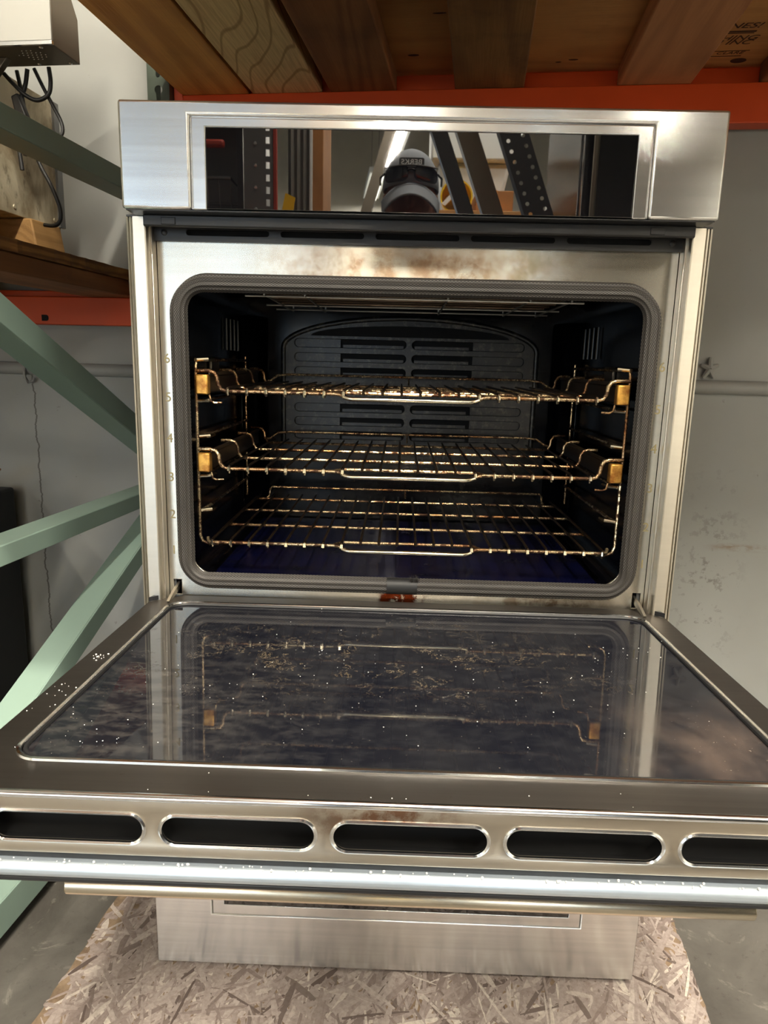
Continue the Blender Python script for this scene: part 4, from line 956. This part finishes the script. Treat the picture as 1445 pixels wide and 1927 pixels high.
# cap
CC = HC+Vector((0, .004, .028)); cr = (.0815, .104, .102); m = MB(); seg = 32; rg = 12
vs_ = []; fs_ = []
for i in range(rg+1):
    th = (PI/2+.12)*i/rg
    for k in range(seg):
        ph = 2*PI*k/seg; vs_.append((CC.x+cr[0]*math.sin(th)*math.cos(ph), CC.y+cr[1]*math.sin(th)*math.sin(ph), CC.z+cr[2]*math.cos(th)))
for i in range(rg):
    for k in range(seg): fs_.append((i*seg+k, (i+1)*seg+k, (i+1)*seg+(k+1) % seg, i*seg+(k+1) % seg))
m.add(vs_, fs_); cp_ = part('cap', m, 'cap_grey', pn, smooth=True, label='grey baseball cap'); so = cp_.modifiers.new('solid', 'SOLIDIFY'); so.thickness = .003; so.offset = 1
m = MB(); vs_ = []; fs_ = []; NS, NT_ = 18, 8
for i in range(NS+1):
    s_ = -1+2*i/NS
    for j in range(NT_+1):
        t_ = j/NT_; ph = math.acos(max(-1, min(1, s_*.985)))
        vs_.append((CC.x+.086*s_*(1-.05*t_), CC.y+.1035*math.sin(ph)+.072*t_*math.sqrt(max(.05, 1-.55*s_*s_)), CC.z-.010-.046*t_-.034*s_*s_))
for i in range(NS):
    for j in range(NT_): fs_.append((i*(NT_+1)+j, (i+1)*(NT_+1)+j, (i+1)*(NT_+1)+j+1, i*(NT_+1)+j+1))
m.add(vs_, fs_); br = part('brim', m, 'cap_grey', cp_, smooth=True); so = br.modifiers.new('solid', 'SOLIDIFY'); so.thickness = .004; so.offset = 0
part('button', MB().ellipsoid((CC.x, CC.y, CC.z+cr[2]+.003), (.008, .008, .004), 12, 6), 'cap_grey', cp_, smooth=True)
PX = Matrix.Translation((CC.x, CC.y+.0985, CC.z+.045)) @ Matrix.Rotation(PI, 4, 'Z') @ Matrix.Rotation(PI/2-.38, 4, 'X')
pm = hplate(rrect(-.036, .036, -.015, .015, .006), [], 0, .003); pm.transform(PX); pt = part('patch', pm, 'cap_black', cp_)
part('patch_letters', text_mesh('BERKS', .022, .0006, PX @ Matrix.Translation((0, 0, .0036))), 'thread', pt)
# sunglasses pushed up onto the cap
sg_ = part('sunglasses', MB().tube([(CC.x+x, CC.y+.116-.038*(abs(x)/.08)**2, CC.z+.0355-.001*abs(x)/.08) for x in [(-.076+.152*k/16) for k in range(17)]], .0022, 8), 'grey_metal', pn, smooth=True, label='dark wraparound sunglasses pushed up onto the cap')
for sg in (-1, 1):
    m = MB(); vs_ = []; fs_ = []
    for i in range(9):
        for j in range(7):
            a = (i/8-.5)*2; b = (j/6-.5)*2; rr = 1/max(1, (abs(a)**4+abs(b)**4)**.25)
            x = .042*sg+.033*a*rr; z = .021*b*rr-.002*a*sg
            vs_.append((CC.x+x, CC.y+.115-.038*(abs(x)/.08)**2-.002*b*b, CC.z+.014+z))
    for i in range(8):
        for j in range(6): fs_.append((i*7+j, (i+1)*7+j, (i+1)*7+j+1, i*7+j+1))
    m.add(vs_, fs_); ln = part('lens', m, 'lens', sg_, smooth=True); so = ln.modifiers.new('solid', 'SOLIDIFY'); so.thickness = .0025; so.offset = 0
    part('temple_arm', MB().tube([(CC.x+sg*.077, CC.y+.082, CC.z+.018), (CC.x+sg*.090, CC.y+.04, CC.z+.018), (CC.x+sg*.0925, CC.y-.03, CC.z+.014)], .003, 8), 'black_flat', sg_, smooth=True)
part('bridge', MB().tube([(CC.x-.011, CC.y+.115, CC.z+.022), (CC.x, CC.y+.118, CC.z+.025), (CC.x+.011, CC.y+.115, CC.z+.022)], .0028, 8), 'black_flat', sg_, smooth=True)
# phone right behind the lens position
PH = cam.matrix_world.copy()
ph = thing('phone', 'smartphone held upright in both hands at the taking position', 'phone', (0, -.065, .012), PH)
pm = hplate(rrect(-.052, .022, -.135, .022, .010), [], .005, .0125, .0012); part('phone_body', pm, 'black_gloss', ph, smooth=True)
part('screen', hplate(rrect(-.049, .019, -.131, .018, .008), [], .0126, .0130), 'screen', ph)
